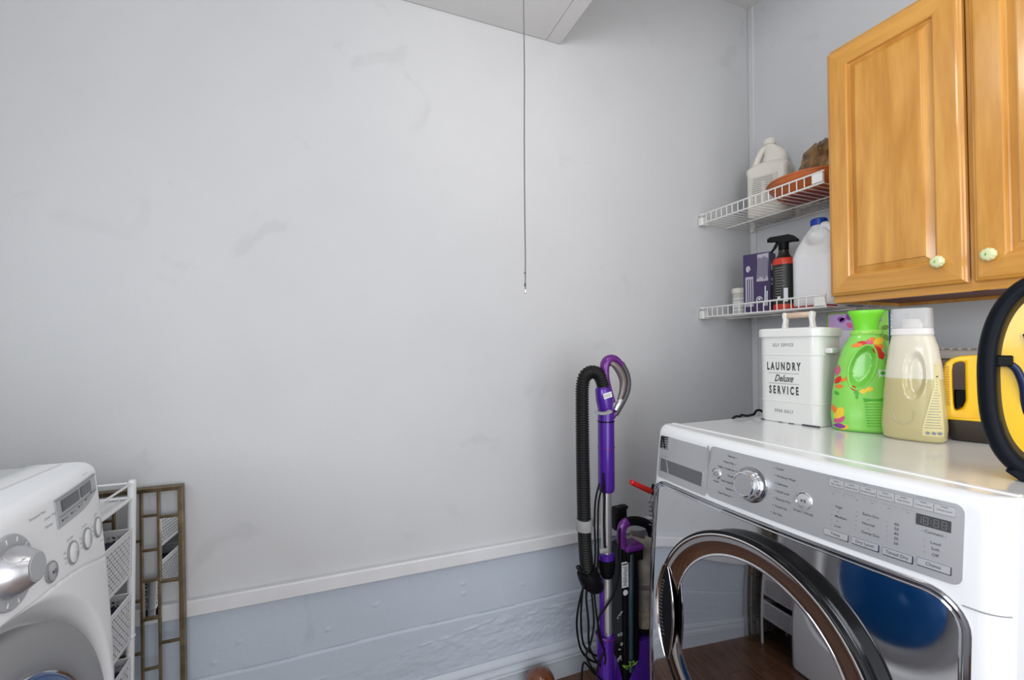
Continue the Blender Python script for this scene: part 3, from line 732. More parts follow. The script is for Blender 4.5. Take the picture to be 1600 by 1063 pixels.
def cab_door(y1, y0, zb, zt, knob_y, nm='door'):
    W_, H_ = y1-y0, zt-zb; sw = .060
    # nested profile: outer edge, small rounded lip, flat stile, step down, bevel up to the raised field
    rings = [(0, -.002), (0, -.014), (.003, -.0165), (.006, -.0172), (.0085, -.0195), (.012, -.020), (sw-.006, -.020), (sw-.003, -.0185), (sw, -.0105), (sw+.003, -.0085), (sw+.019, -.0165), (sw+.020, -.0195), (sw+.0225, -.0198)]
    b = MB(); vs = []
    for i, x in rings: vs += [(x, y1-i, zb+i), (x, y0+i, zb+i), (x, y0+i, zt-i), (x, y1-i, zt-i)]
    fs = [(k*4+j, k*4+(j+1) % 4, (k+1)*4+(j+1) % 4, (k+1)*4+j) for k in range(len(rings)-1) for j in range(4)]
    n = len(rings); fs.append((0, 3, 2, 1))
    # vertical members and horizontal members are separate pieces with their own grain; the field is a panel
    bs, bh, bh2, bp_ = MB(), MB(), MB(), MB()
    for k in range(n-1):
        for j in range(4):
            q = [vs[k*4+j], vs[k*4+(j+1) % 4], vs[(k+1)*4+(j+1) % 4], vs[(k+1)*4+j]]
            tgt = bp_ if k >= 8 else (bh if j == 0 else bh2 if j == 2 else bs)
            tgt.add(q, [(0, 1, 2, 3)])
    bp_.add(vs[(n-1)*4:], [(0, 1, 2, 3)]); bs.add(vs[:4], [(0, 1, 2, 3)])
    d = bs.build(nm, MAPLE, ca, sharp=.15)
    bh.build('rail', MAPLEH, d, sharp=.15); bh2.build('rail', MAPLEH, d, sharp=.15); bp_.build('panel', MAPLE, d, sharp=.15)
    M = Matrix.Translation((-.020, knob_y, .0575+zb)) @ Matrix.Rotation(-PI/2, 4, 'Y')
    b = MB(); b.lathe([(.006, 0), (.005, .006), (.0065, .009)], 20, M, caps=False); b.build('knob_stem', CHROME, d)
    b = MB(); b.lathe([(.006, .007), (.0125, .0105), (.0155, .0155), (.0155, .0195), (.0125, .0245), (.0085, .0265), (0, .0272)], 10, M); kn = b.build('knob', KNOBC, d, sharp=.2)
    b = MB()
    for a in range(3): b.prism([(.004+.004*a, -.004), (.007+.003*a, .000), (.003+.003*a, .003)], .0264-.0006*a, .0276-.0008*a, lambda p, q, t: M @ Vector((q*1.2, p*.8-.003, t)))
    b.build('knob_pattern', GREEND, d)
    return d
cab_door(-.0015, -.3205, .021, .775, -.273+.0, 'door')
cab_door(-.3335, -.660, .021, .775, -.3665, 'door')

# ------------------------------------------------------------------ ventilated wire shelves
def shelf(zd, lab):
    t = thing('wire_shelf', lab, 'shelf', (1.45, .935, zd), 0, 'white wire shelves beside the cabinet')
    L = .523; D = .300
    hw = .038
    for nm, x, z, r in (('front_rail', 0, hw, .0032), ('front_rail', 0, 0, .0032), ('middle_rail', D*.5, -.003, .0028), ('rear_rail', D, 0, .003), ('rear_rail', D, hw-.004, .003)):
        b = MB(); b.tube([(x, 0, z), (x, L, z)], r, 8); b.build(nm, WIREW, t)
    base = None
    n = 20
    for k in range(n):
        y = .012+(L-.024)*k/(n-1)
        if base is None:
            b = MB(); b.tube([(0, 0, hw), (0, 0, .003), (.003, 0, .002), (D-.003, 0, .002), (D, 0, .004), (D, 0, hw-.004)], .0016, 6); base = b.build('cross_wire', WIREW, t); o = base
        else: o = base.copy(); C.objects.link(o)
        o.parent = t; o.location = (0, y, .001)
    # moulded end brackets against the back wall, end caps by the cabinet
    b = MB(); b.prism([(-.008, -.008), (.030, -.008), (.030, .014), (.012, .026), (-.008, .026)], L-.022, L-.001, lambda p, q, s_: (p, s_, q)); b.build('end_bracket', WIREW, t, bevel=.002)
    b = MB(); b.tube([(0, L-.02, hw), (0, L-.002, hw)], .006, 10); b.tube([(.022, L-.018, hw-.008), (.022, L-.002, hw-.008)], .003, 8); b.build('wall_plug', WIREW, t)
    b = MB(); b.box((-.002, .018, .018), (.012, .034, .030)); b.build('end_cap', WIREW, t, bevel=.002)
    b = MB(); b.prism([(D-.01, -.010), (D+.009, -.012), (D+.009, .018), (D-.01, .018)], L-.03, L-.005, lambda p, q, s_: (p, s_, q)); b.tube([(D-.012, L-.03, -.006), (D-.03, L-.045, .004)], .004, 8); b.build('wall_clip', WIREW, t, bevel=.002)
    for y in (.06, .30): 
        b = MB(); b.box((D+.005, y, .020), (.010, .014, .026)); b.build('wall_clip', WIREW, t, bevel=.002)
    return t
shelf(1.727, 'upper white wire shelf holding the cream jug and orange dish')
shelf(1.328, 'lower white wire shelf holding the spray bottle and purple carton')

def frame(x, y, z, az=None):    # local axes: p to the viewer's right, d away from the viewer, up
    a = az if az is not None else math.atan2(x, y)
    return -a               # rotation about z so that local x = right, local y = away
# cream jug with a looped handle
t = thing('plastic_jug', 'cream plastic jug with printed label and looped handle on the upper wire shelf', 'jug', (1.665, 1.293, 1.7315), math.radians(-68))
t.scale = (1.03, 1.03, 1.11)
b = MB()
rs = []
for z, wx, wy, e in ((0, .066, .040, 4), (.004, .071, .045, 5), (.010, .073, .047, 6), (.165, .073, .047, 6), (.172, .0755, .049, 6), (.184, .0755, .049, 6), (.190, .073, .046, 5), (.200, .062, .040, 4), (.206, .050, .030, 4)):
    rs.append([(p, q, z) for p, q in sup(wx, wy, e, 48)])
b.loft(rs); jb = b.build('jug_body', CREAMJUG, t, sharp=.7)
b = MB(); rs = []
for z, cx, rx, ry in ((.198, .020, .045, .032), (.215, .022, .043, .030), (.232, .022, .040, .027), (.248, .018, .034, .024), (.262, .010, .024, .021), (.270, .004, .019, .019), (.276, .002, .018, .018)):
    rs.append([(p, q, z) for p, q in sup(rx, ry, 2.4, 40, cx)])
b.loft(rs); b.build('jug_shoulder', CREAMJUG, t, sharp=.9)
b = MB(); b.tube(bez([(.0, 0, .266), (-.018, 0, .262), (-.034, 0, .244), (-.047, 0, .216), (-.055, 0, .196)], 6), [.013]*25, 14, sq=(1, 1.2)); b.build('handle', CREAMJUG, t)
b = MB(); M = Matrix.Translation((.002, 0, 0)); b.lathe([(.0175, .272), (.0225, .274), (.0235, .278), (.0235, .290), (.0225, .293), (.019, .295), (0, .296)], 40, M); b.build('cap', CREAMJUG, t, sharp=.5)
b = MB(); b.box((-.008, -.0475, .098), (.098, .001, .108)); lb = b.build('label', mat('label_cream', (.62, .59, .53), .5), t)
b = MB()
for k in range(13):
    n = 1 if k < 2 else 2
    for j in range(n):
        ww = .078 if n == 1 else .036
        b.box((-.010+(0 if n == 1 else (-.022+.044*j)), -.0483, .144-k*.0075), (ww*random.uniform(.75, 1), .0004, .0028))
b.build('label_lettering', mat('faded_print', (.30, .30, .30), .6), lb, kind='stuff')

# orange dish and stack under it, crumpled brown film bag
t = thing('oval_dish', 'orange terracotta-coloured shallow oval dish on the upper wire shelf', 'dish', (1.572, 1.062, 1.7345), math.radians(4))
t.scale = (.96, .96, 1)
b = MB(); prof = [(.085, 0), (.098, .004), (.113, .022), (.128, .040), (.134, .050), (.136, .058), (.131, .060), (.126, .052), (.108, .026), (.094, .010), (.05, .008), (0, .008)]
b.lathe(prof, 64, None, sx=.98, sy=1.05); b.build('dish_body', TERRA, t, sharp=.9)
b = MB(); b.tube([(.1345*.98*math.cos(a), .1345*1.05*math.sin(a), .057) for a in [2*PI*k/64 for k in range(64)]], .0045, 8, closed=True); b.build('dish_rim', TERRA, t)
b = MB(); b.lathe([(.05, -.0008), (.084, -.0008), (.084, .001)], 48, None); b.build('foot_ring', REDD, t)
t = thing('film_bag', 'crumpled shiny brown film bag sitting in the orange dish', 'bag', (1.575, 1.040, 1.747), math.radians(-12))
b = MB(); rs = []
for i in range(22):
    k = i/21; z = .165*k
    wx = .05*(.9 if k < .1 else 1)*(1-.35*k)*(1 if k < .85 else 1-(k-.85)*4); wy = (.074+.14*k if k < .2 else .112-.052*k)*(1 if k < .88 else 1-(k-.88)*4.5)
    cy = .004-.028*k
    ring = []
    for j in range(60):
        a = 2*PI*j/60; nn = 1+.16*noise.noise(Vector((math.cos(a)*2.2, math.sin(a)*2.2, k*5)))+.10*noise.noise(Vector((math.cos(a)*6, math.sin(a)*6, k*11)))
        ring.append((wx*math.cos(a)*nn, cy+wy*math.sin(a)*nn, z+.012*noise.noise(Vector((math.cos(a)*2, math.sin(a)*2, 3)))))
    rs.append(ring)
b.loft(rs); b.build('film', BROWNBAG, t, sharp=1.2)
b = MB(); pts = [(-.045+.012*math.sin(u*2), y, .035+.06*(1-abs(u))*0+.028*u+.006*math.sin(9*u)) for u, y in zip(lin(-.4, 1, 14), lin(.06, -.088, 14))]
b.tube(pts, .005, 7, sq=(1, .4)); b.build('film_edge', TANFILM, t)

# lower shelf items
t = thing('cosmetic_jar', 'small cream jar with pale lid at the far end of the lower wire shelf', 'jar', (1.61, 1.395, 1.3335))
b = MB(); b.lathe([(.027, 0), (.030, .003), (.030, .092), (.028, .098)], 32); b.build('jar_body', mat('jar_body_cream', (.55, .54, .47), .4), t)
b = MB(); b.lathe([(.029, .094), (.0325, .096), (.0325, .114), (.031, .117), (0, .118)], 32); b.build('lid', CREAMJUG, t, sharp=.5)
b = MB()
for k in range(4):
    b.lathe([(.0302, .02+k*.016), (.0306, .021+k*.016), (.0306, .027+k*.016), (.0302, .028+k*.016)], 32, caps=False)
b.build('label_band', STICKER, t, kind='stuff')

t = thing('purple_carton', 'dark purple cardboard carton with white printing on the lower wire shelf', 'box', (1.567, 1.279, 1.3335), math.radians(-70))
b = MB(); b.box((0, .030, .121), (.100, .065, .242)); b.build('carton', BOXPURPLE, t, bevel=.0015)
P3 = lambda p, q: (p, -.0029, q)
P3r = lambda p, q: (.0505, p, q)
b = MB(); b.add([P3(.000, .128), P3(.042, .128), P3(.045, .238), P3(.004, .236)], [(0, 1, 2, 3)]); b.add([P3(-.042, .03), P3(-.012, .03), P3(-.012, .15), P3(-.042, .15)], [(0, 1, 2, 3)])
pa = b.build('print_panel', BOXPRINT, t, smooth=False)
b = MB()
for k in range(9): b.box((.0035+.0048*k, -.0034, .182+random.uniform(-.004, .004)), (.0022, .0006, random.uniform(.07, .10)))
for k in range(3): b.box((-.034+.008*k, -.0034, .09), (.003, .0006, .10))
b.build('print_lines', BOXPURPLE, pa, kind='stuff')
b = MB()
b.tube([(.010+.011*math.cos(a)*.9, -.0032, .055+.012*math.sin(a)) for a in lin(0, 2*PI*.93, 20)], .002, 6)
b.lathe([(.0045, 0), (.0045, .0006)], 14, Matrix.Translation((.010, -.003, .058)) @ Matrix.Rotation(PI/2, 4, 'X'))
for k in range(3): b.tube([(-.030+.007*math.cos(a), -.0032, .178+.004*k+.007*math.sin(a)) for a in lin(.3*k, 2*PI*.8+.3*k, 12)], .0014, 5)
b.build('emblem_print', STICKER, t)
b = MB()
for k in range(2): b.prism([(.028+.007*k, .03), (.032+.007*k, .03), (.034+.006*k, .108-.02*k), (.030+.006*k, .108-.02*k)], -.0028, -.0035, lambda p, q, s_: (p, s_, q))
for q0, q1 in ((.196, .17), (.14, .128), (.12, .112)): b.prism([(.008, q0), (.03, q0), (.03, q1), (.008, q1)], .0498, .0505, lambda p, q, s_: (s_, p, q))
b.build('white_lettering_band', STICKER, t)

t = thing('spray_bottle', 'black trigger spray bottle with red bands on the lower wire shelf', 'bottle', (1.585, 1.176, 1.3335), math.radians(-64))
t.scale = (.88, .9, 1.0)
b = MB(); b.lathe([(.036, 0), (.041, .003), (.042, .010), (.042, .175), (.040, .190), (.030, .207), (.022, .218), (.019, .235), (.0165, .243)], 44, sy=.82); b.build('bottle_body', SPRAYK, t, sharp=.9)
b = MB(); b.lathe([(.0424, .178), (.0428, .180), (.0424, .194), (.0375, .203)], 44, sy=.83, caps=False); b.build('red_band', REDBAND, t)
b = MB(); b.lathe([(.037, .0002), (.0418, .003), (.0428, .009), (.0428, .026), (.0424, .028)], 44, sy=.83, caps=False); b.build('red_band', REDBAND, t)
b = MB(); b.lathe([(.0424, .030), (.0426, .031), (.0426, .173), (.0424, .175)], 44, sy=.83, caps=False); sl = b.build('label', SPRAYLAB, t)
b = MB()
for k in range(13):
    q = .165-k*.0098; a0, a1 = -PI/2-.72, -PI/2+random.uniform(-.05, .32)
    if k > 7: a1 = -PI/2-.12
    b.tube([(.0428*math.cos(a), .83*.0428*math.sin(a), q) for a in lin(a0, a1, 8)], .0011, 5)
b.build('label_lettering', SPRAYTXT, sl, kind='stuff')
b = MB()
b.box((.012, -.0345, .062), (.016, .0012, .050)); b.lathe([(.008, 0), (.008, .001)], 18, Matrix.Translation((-.012, -.0335, .050)) @ Matrix.Rotation(PI/2, 4, 'X')); b.build('label_mark', STICKER, sl)
b = MB(); b.lathe([(.0185, .236), (.020, .238), (.020, .262), (.017, .264)], 30); b.build('collar', BLACK, t)
b = MB(); b.prism([(-.055, .272), (-.056, .286), (-.052, .290), (.020, .292), (.040, .284), (.058, .268), (.054, .262), (.030, .264), (.018, .262), (.012, .258), (-.014, .258), (-.020, .268), (-.042, .272)], -.014, .014, lambda p, q, s_: (p, s_, q)); b.build('spray_head', BLACK, t, bevel=.004)
b = MB(); b.tube(bez([(-.022, 0, .268), (-.028, 0, .258), (-.036, 0, .245), (-.048, 0, .232)], 5), [.0065]*10+[.005]*6, 10, sq=(1, .8)); b.build('trigger', BLACK, t)
b = MB(); b.lathe([(.008, 0), (.008, .006), (.006, .007)], 16, Matrix.Translation((-.055, 0, .280)) @ Matrix.Rotation(-PI/2, 4, 'Y')); b.build('nozzle', BLACK, t)

def dimple(p, q, c, r, depth, e=2.0):
    d = (abs((p-c[0])/r[0])**e+abs((q-c[1])/r[1])**e)
    return depth*(1-d)**.5 if d < 1 else 0
t = thing('bleach_jug', 'large white plastic jug with a blue screw cap on the lower wire shelf', 'jug', (1.600, 1.052, 1.3345), math.radians(-62))
b = MB(); rs = []
prof = [(0, .068, .055, 3), (.005, .074, .061, 3.2), (.016, .079, .065, 3.2), (.17, .079, .066, 3.2), (.185, .0795, .066, 3.2), (.192, .077, .064, 3), (.215, .070, .058, 2.8), (.240, .058, .049, 2.5), (.262, .046, .040, 2.3), (.282, .033, .032, 2), (.293, .024, .024, 2), (.302, .021, .021, 2)]
def pint(z):
    for a, c in zip(prof, prof[1:]):
        if z <= c[0]:
            k = (z-a[0])/(c[0]-a[0]); return [a[i]+(c[i]-a[i])*k for i in range(1, 4)]
    return prof[-1][1:]
for z in lin(0, .302, 60):
    rx, ry, e = pint(z); ring = []
    for p, q in sup(rx, ry, e, 72, -.004*0, 0):
        dd = dimple(p, z, (-.008, .252), (.028, .030), .022) if q < 0 else 0
        ring.append((p, q+dd, z))
    rs.append(ring)
b.loft(rs); b.build('jug_body', WHITEJUG, t, sharp=1.2)
b = MB(); b.tube(bez([(.010, -.020, .292), (.030, -.030, .287), (.048, -.036, .262), (.055, -.040, .225), (.054, -.040, .195)], 6), [.010, .011]+[.013]*23, 14); b.build('handle', WHITEJUG, t)
b = MB(); b.lathe([(.0215, .296), (.025, .298), (.0255, .300), (.025, .318), (.023, .321), (0, .3215)], 36); cp = b.build('cap', BLUECAP, t, sharp=.5)
b = MB()
for k in range(30):
    a = 2*PI*k/30; b.box((.0255*math.cos(a), .0255*math.sin(a), .308), (.0014, .0016, .016), a)
b.build('cap_ribs', BLUECAP, cp, kind='stuff')
t = tag(MB().box((1.500, 1.01, 1.3350), (.06, .12, .008)).build('red_tray', REDD, None, bevel=.002), 'dark red flat tray lying under the white jug on the lower wire shelf', 'tray')
t.location.z = .0

# ------------------------------------------------------------------ slim rack with perforated drawers
PX0, PY1 = -.461, 1.355      # far front post
rk = thing('drawer_rack', 'slim white metal rack with perforated drawers between the washer and the back wall', 'rack', (PX0, PY1, 0))
RD, RW = .40, .236
for x, y in ((0, 0), (0, -RW), (-RD, 0), (-RD, -RW)):
    b = MB(); b.lathe([(.0085, 0), (.0085, .874), (.008, .879), (.0055, .882), (0, .8825)], 18, Matrix.Translation((x, y, 0))); p = b.build('post', RACKW, rk)
    b = MB(); b.lathe([(.0087, .500), (.0102, .502), (.0102, .506), (.0087, .508)], 18, Matrix.Translation((x, y, 0)), caps=False); b.build('post_collar', RACKW, p)
for z in (.874, .838):
    b = MB(); q = .0026 if z > .85 else .0045
    b.tube([(0, -.006, z), (0, -RW+.006, z)], q, 8); b.tube([(-RD, -.006, z), (-RD, -RW+.006, z)], q, 8); b.tube([(-.006, 0, z), (-RD+.006, 0, z)], q, 8); b.tube([(-.006, -RW, z), (-RD+.006, -RW, z)], q, 8)
    b.build('top_rail', RACKW, rk, kind='stuff')
b = MB()
for k in range(18): b.tube([(-.02-k*.0215, 0, .838), (-.02-k*.0215, -RW, .838)], .0012, 5)
b.build('top_wires', RACKW, rk, kind='stuff')
b = MB(); b.box((-RD/2, -RW/2, .8335), (RD-.01, RW-.01, .002)); b.build('top_shelf', RACKW, rk)
def perf(B, W_, H_, fn, nx, nz, margin):
    # sheet with real diamond-shaped holes
    x0, x1, z0, z1 = margin, W_-margin, margin*.8, H_-margin*1.5
    B.add([fn(0, 0), fn(W_, 0), fn(W_, z0), fn(0, z0)], [(0, 1, 2, 3)]); B.add([fn(0, z1), fn(W_, z1), fn(W_, H_), fn(0, H_)], [(0, 1, 2, 3)])
    B.add([fn(0, z0), fn(x0, z0), fn(x0, z1), fn(0, z1)], [(0, 1, 2, 3)]); B.add([fn(x1, z0), fn(W_, z0), fn(W_, z1), fn(x1, z1)], [(0, 1, 2, 3)])
    cw, ch = (x1-x0)/nx, (z1-z0)/nz
    for i in range(nx):
        for j in range(nz):
            cx, cz = x0+(i+.5)*cw, z0+(j+.5)*ch; a, c = cw/2, ch/2; k = .86
            tilt = .55 if (i+j) % 2 else -.55
            out = [(cx-a, cz-c), (cx+a, cz-c), (cx+a, cz+c), (cx-a, cz+c)]
            inn = [(cx-a*k*(1 if tilt > 0 else .55), cz-c*k*(1 if tilt > 0 else .55)), (cx+a*k*(.55 if tilt > 0 else 1), cz-c*k*(.55 if tilt > 0 else 1)), (cx+a*k*(1 if tilt > 0 else .55), cz+c*k*(1 if tilt > 0 else .55)), (cx-a*k*(.55 if tilt > 0 else 1), cz+c*k*(.55 if tilt > 0 else 1))]
            B.add([fn(*p) for p in out+inn], [(0, 1, 5, 4), (1, 2, 6, 5), (2, 3, 7, 6), (3, 0, 4, 7)])
def basket(z0, z1, out=0):
    H_ = z1-z0; yw = RW-.022; o = None
    b = MB(); perf(b, yw, H_, lambda p, q: (.004+out, -.011-p, z0+q), 22, 10, .008)
    perf(b, yw, H_, lambda p, q: (-RD+.02+out, -.011-p, z0+q), 20, 11, .008)
    for yy in (-.011, -.011-yw): perf(b, RD-.024, H_, lambda p, q, yy=yy: (.004-p+out, yy, z0+q), 34, 10, .008)
    o = b.build('drawer', BASKET, rk, smooth=False)
    sf = o.modifiers.new('solid', 'SOLIDIFY'); sf.thickness = .0012
    b = MB(); b.tube([(.004+out, -.011, z1), (.004+out, -.011-yw, z1), (-RD+.02+out, -.011-yw, z1), (-RD+.02+out, -.011, z1)], .0022, 6, closed=True); b.build('drawer_rim', RACKW, o)
    b = MB(); b.box((-RD/2+.008+out, -RW/2, z0+.002), (RD-.03, yw, .002)); b.build('drawer_bottom', BASKET, o)
    b = MB(); b.box((-RD/2+.0+out, -RW/2, (z0+z1)/2-.010), (RD-.012, yw-.008, H_-.026)); b.build('drawer_contents', NAVY, o, bevel=.006)
for z0, z1 in ((.655, .766), (.498, .612), (.345, .458), (.19, .305)): basket(z0, z1)

# ------------------------------------------------------------------ brass lattice panel with a few mirror panes, leaning on the wall
# local: p to the right along x, q up; leans back towards the wall
bf = thing('brass_lattice_panel', 'tall aged-brass lattice panel with scattered mirror panes leaning against the back wall', 'wall decor', (-.349, 1.392, .004))
def BP(p, q, d=0):     # p is measured leftwards from the right edge, q up
    return (-.030*(q/.84)-p, .046*(q/.84)+d, q)
HB2, WB2 = .834, .42
def bar(p0, q0, p1, q1, r, nm, d=0):
    b = MB(); a, c = Vector(BP(p0, q0, d)), Vector(BP(p1, q1, d)); t_ = (c-a).normalized(); n_ = Vector((0, 1, .07)).normalized(); s_ = t_.cross(n_).normalized()
    vs = []
    for e in (a, c):
        for i, j in ((-1, -1), (1, -1), (1, 1), (-1, 1)): vs.append(e+s_*r*i+n_*(r if nm == 'lattice_bar' else .010)*j)
    b.add(vs, [(0, 1, 2, 3), (7, 6, 5, 4), (0, 4, 5, 1), (1, 5, 6, 2), (2, 6, 7, 3), (3, 7, 4, 0)]); return b.build(nm, BRASS, bf, bevel=.001)
bar(.005, 0, .005, HB2, .0055, 'frame_bar'); bar(WB2-.005, 0, WB2-.005, HB2, .0055, 'frame_bar')
bar(0, HB2-.005, WB2, HB2-.005, .0055, 'frame_bar'); bar(0, .006, WB2, .006, .0055, 'frame_bar')
cols = [.0055, .0545, .0915, .148, .205, .262, .319, .370, .4145]
for c in cols[1:-1]: bar(c, .01, c, HB2-.01, .0032, 'lattice_bar')
rows = {0: [.755, .589, .436, .215], 1: [.762, .674, .597, .501, .378, .26, .12], 2: [.70, .55, .42, .30, .15], 3: [.76, .62, .48, .33, .2], 4: [.70, .52, .41, .25, .11], 5: [.75, .63, .45, .35, .17], 6: [.69, .58, .4, .27, .14], 7: [.74, .55, .37, .22, .1]}
for k, rr in rows.items():
    for q in rr: bar(cols[k], q, cols[k+1], q, .0032, 'lattice_bar')
def pane(k, q0, q1):
    b = MB(); p0, p1 = cols[k]+.003, cols[k+1]-.003
    b.add([BP(p0, q0+.003, .004), BP(p1, q0+.003, .004), BP(p1, q1-.003, .004), BP(p0, q1-.003, .004), BP(p0, q0+.003, .007), BP(p1, q0+.003, .007), BP(p1, q1-.003, .007), BP(p0, q1-.003, .007)], [(0, 1, 2, 3), (7, 6, 5, 4), (0, 4, 5, 1), (1, 5, 6, 2), (2, 6, 7, 3), (3, 7, 4, 0)])
    b.build('mirror_pane', MIRROR, bf, smooth=False)
pane(0, .589, .755); pane(1, .501, .597); pane(3, .48, .62); pane(5, .63, .75)

# ------------------------------------------------------------------ purple upright vacuum standing between dryer and wall
vx, vy = .795, 1.19
va = thing('upright_vacuum', 'purple and black upright vacuum with ribbed hose standing between dryer and back wall', 'vacuum', (vx, vy, 0))
def V(x, y, z): return (x-vx, y-vy+0.0, z)
K = 1.19/1.2
def VP(x, z, y=1.19): k = y/1.2; return (x*k-vx, y-vy, 1.2+(z-1.2)*k)
# silver wand, purple sleeves
b = MB(); b.tube([VP(.7965, .30), VP(.7965, .76)], .0165, 20); b.build('wand', ALU, va)
b = MB(); b.tube([VP(.7985, .745), VP(.7985, .752), VP(.7985, .756), VP(.799, .99), VP(.799, 1.00)], [.022, .0255, .026, .0255, .024], 24); b.build('upper_sleeve', PURPLE, va)
for z in (.967, .885):
    b = MB(); b.tube([VP(.799, z-.002), VP(.799, z+.002)], .0268, 24); b.build('sleeve_ring', BLACKG if z > .9 else PURPLE2, va)
b = MB(); b.tube([VP(.799, 1.00), VP(.793, 1.035), VP(.789, 1.068), VP(.789, 1.075)], [.024, .026, .025, .021], 24); b.build('hose_socket', PURPLE, va)
b = MB(); b.box(VP(.806, 1.048, 1.163), (.030, .002, .017), M=Matrix.Rotation(-.22, 3, 'Y')); b.build('paper_sticker', STICKER, va)
b = MB()
for k in range(2): b.box(VP(.806, 1.051-.006*k, 1.1615), (.024, .001, .0022), M=Matrix.Rotation(-.22, 3, 'Y'))
b.build('sticker_lettering', GREYINK, va, kind='stuff')
b = MB(); b.tube(bez([VP(.762, 1.000, 1.165), VP(.775, .993, 1.155), VP(.800, .992, 1.152), VP(.815, .998, 1.156)], 6), .0058, 10, sq=(.7, 1.6)); b.build('release_tab', GREYP, va)
# handle loop
loop = bez([VP(.815, .970), VP(.838, 1.000), VP(.866, 1.035), VP(.879, 1.075), VP(.874, 1.115), VP(.855, 1.146), VP(.830, 1.164), VP(.806, 1.160), VP(.795, 1.138), VP(.798, 1.100), VP(.812, 1.060), VP(.824, 1.025)], 6)
n = len(loop); rad = [.0105+.0055*max(0, math.cos(2*PI*(i/n-.66)))  for i in range(n)]
b = MB(); b.tube(loop, rad, 14, sq=(.9, 1.15)); b.build('handle', PURPLE2, va)
inner = bez([VP(.846, 1.030, 1.176), VP(.858, 1.060, 1.176), VP(.860, 1.095, 1.176), VP(.846, 1.125, 1.176), VP(.826, 1.145, 1.178), VP(.812, 1.147, 1.180)], 6)
b = MB(); b.tube([(p.x+.004, p.y, p.z+.001) for p in inner], [.007+.005*math.sin(PI*i/(len(inner)-1)) for i in range(len(inner))], 12); b.build('handle_grip', TAUPE, va)
b = MB(); b.tube(bez([VP(.836, 1.000, 1.178), VP(.847, 1.018, 1.174), VP(.856, 1.032, 1.176)], 6), .009, 12); b.build('grip_tip', SILVER2, va)
b = MB(); b.tube(bez([VP(.834, .985, 1.186), VP(.872, 1.040, 1.184), VP(.885, 1.080, 1.184), VP(.878, 1.118, 1.184), VP(.858, 1.150, 1.186)], 6), .0095, 12); b.build('handle_trim', mat('dark_grey_trim', (.06, .055, .06), .3), va)
# ribbed hose: arch over the top then straight down
hp = bez([VP(.790, 1.078), VP(.776, 1.112), VP(.750, 1.124), VP(.724, 1.112), VP(.714, 1.080), VP(.7125, 1.03), VP(.7125, .95), VP(.713, .86), VP(.7145, .76), VP(.716, .68), VP(.7185, .60), VP(.724, .53), VP(.730, .485)], 40)
# resample evenly for the ribs
def resample(P, step):
    out = [P[0]]; acc = 0
    for a, c in zip(P, P[1:]):
        L = (c-a).length
        while acc+L >= step:
            k = (step-acc)/L; a = a+(c-a)*k; out.append(a); L = (c-a).length; acc = 0
        acc += L
    return out
hp = resample(hp, .0019)
b = MB(); b.tube(hp, [.0212 if (i % 4) in (0, 1) else .0178 for i in range(len(hp))], 18); b.build('hose', HOSE, va, sharp=1.5)
b = MB(); b.tube([VP(.7165, .667), VP(.7165, .670), VP(.717, .638), VP(.717, .635)], [.024, .0255, .0255, .024], 24); b.build('hose_clip', GREYP, va)
b = MB(); b.box(VP(.737, .655), (.03, .012, .022)); b.build('clip_arm', GREYP, va, bevel=.002)
b = MB(); b.tube([VP(.722, .512), VP(.728, .500), VP(.738, .478), VP(.755, .460), VP(.770, .455)], [.030, .033, .034, .028, .022], 24); b.build('hose_cuff', BLACK, va, bevel=.0)
b = MB(); P_ = [Vector(VP(.7245, .508))+Vector((.031*math.cos(a), .031*math.sin(a), -.013*math.cos(a))) for a in [2*PI*k/30 for k in range(30)]]; b.tube(P_, .0032, 8, closed=True); b.build('cuff_ring', BLACKG, va)
# wand catch
b = MB(); b.tube([VP(.7955, .553), VP(.7955, .551), VP(.7955, .535), VP(.7955, .533)], [.022, .0255, .0255, .024], 24); b.build('catch_collar', PURPLE, va)
b = MB(); b.box(VP(.786, .562, 1.170), (.032, .016, .014)); b.build('catch_button', GREYP, va, bevel=.004)
b = MB(); b.tube([VP(.7955, .534), VP(.796, .515), VP(.797, .490), VP(.799, .478)], [.0275, .0265, .0225, .018], 20)
b.build('catch_cone', BLACK, va)
for k in range(3):
    b = MB(); b.tube([VP(.797, .521-.013*k), VP(.797, .517-.013*k)], .0270-.0016*k, 20); b.build('catch_rib', BLACKG, va)
b = MB(); b.tube([VP(.7785, .475), VP(.7785, .30)], .0085, 12); b.build('purple_rail', PURPLE, va)
b = MB(); b.tube([VP(.788, .300), VP(.789, .297), VP(.789, .20), VP(.789, .02)], [.024, .0275, .027, .029], 24); b.build('lower_sleeve', PURPLE, va)
b = MB(); P_ = [Vector(VP(.789, .296))+Vector((.0285*math.cos(a), .0285*math.sin(a), -.006*math.cos(a))) for a in [2*PI*k/30 for k in range(30)]]; b.tube(P_, .0035, 8, closed=True); b.build('sleeve_lip', PURPLE2, va)
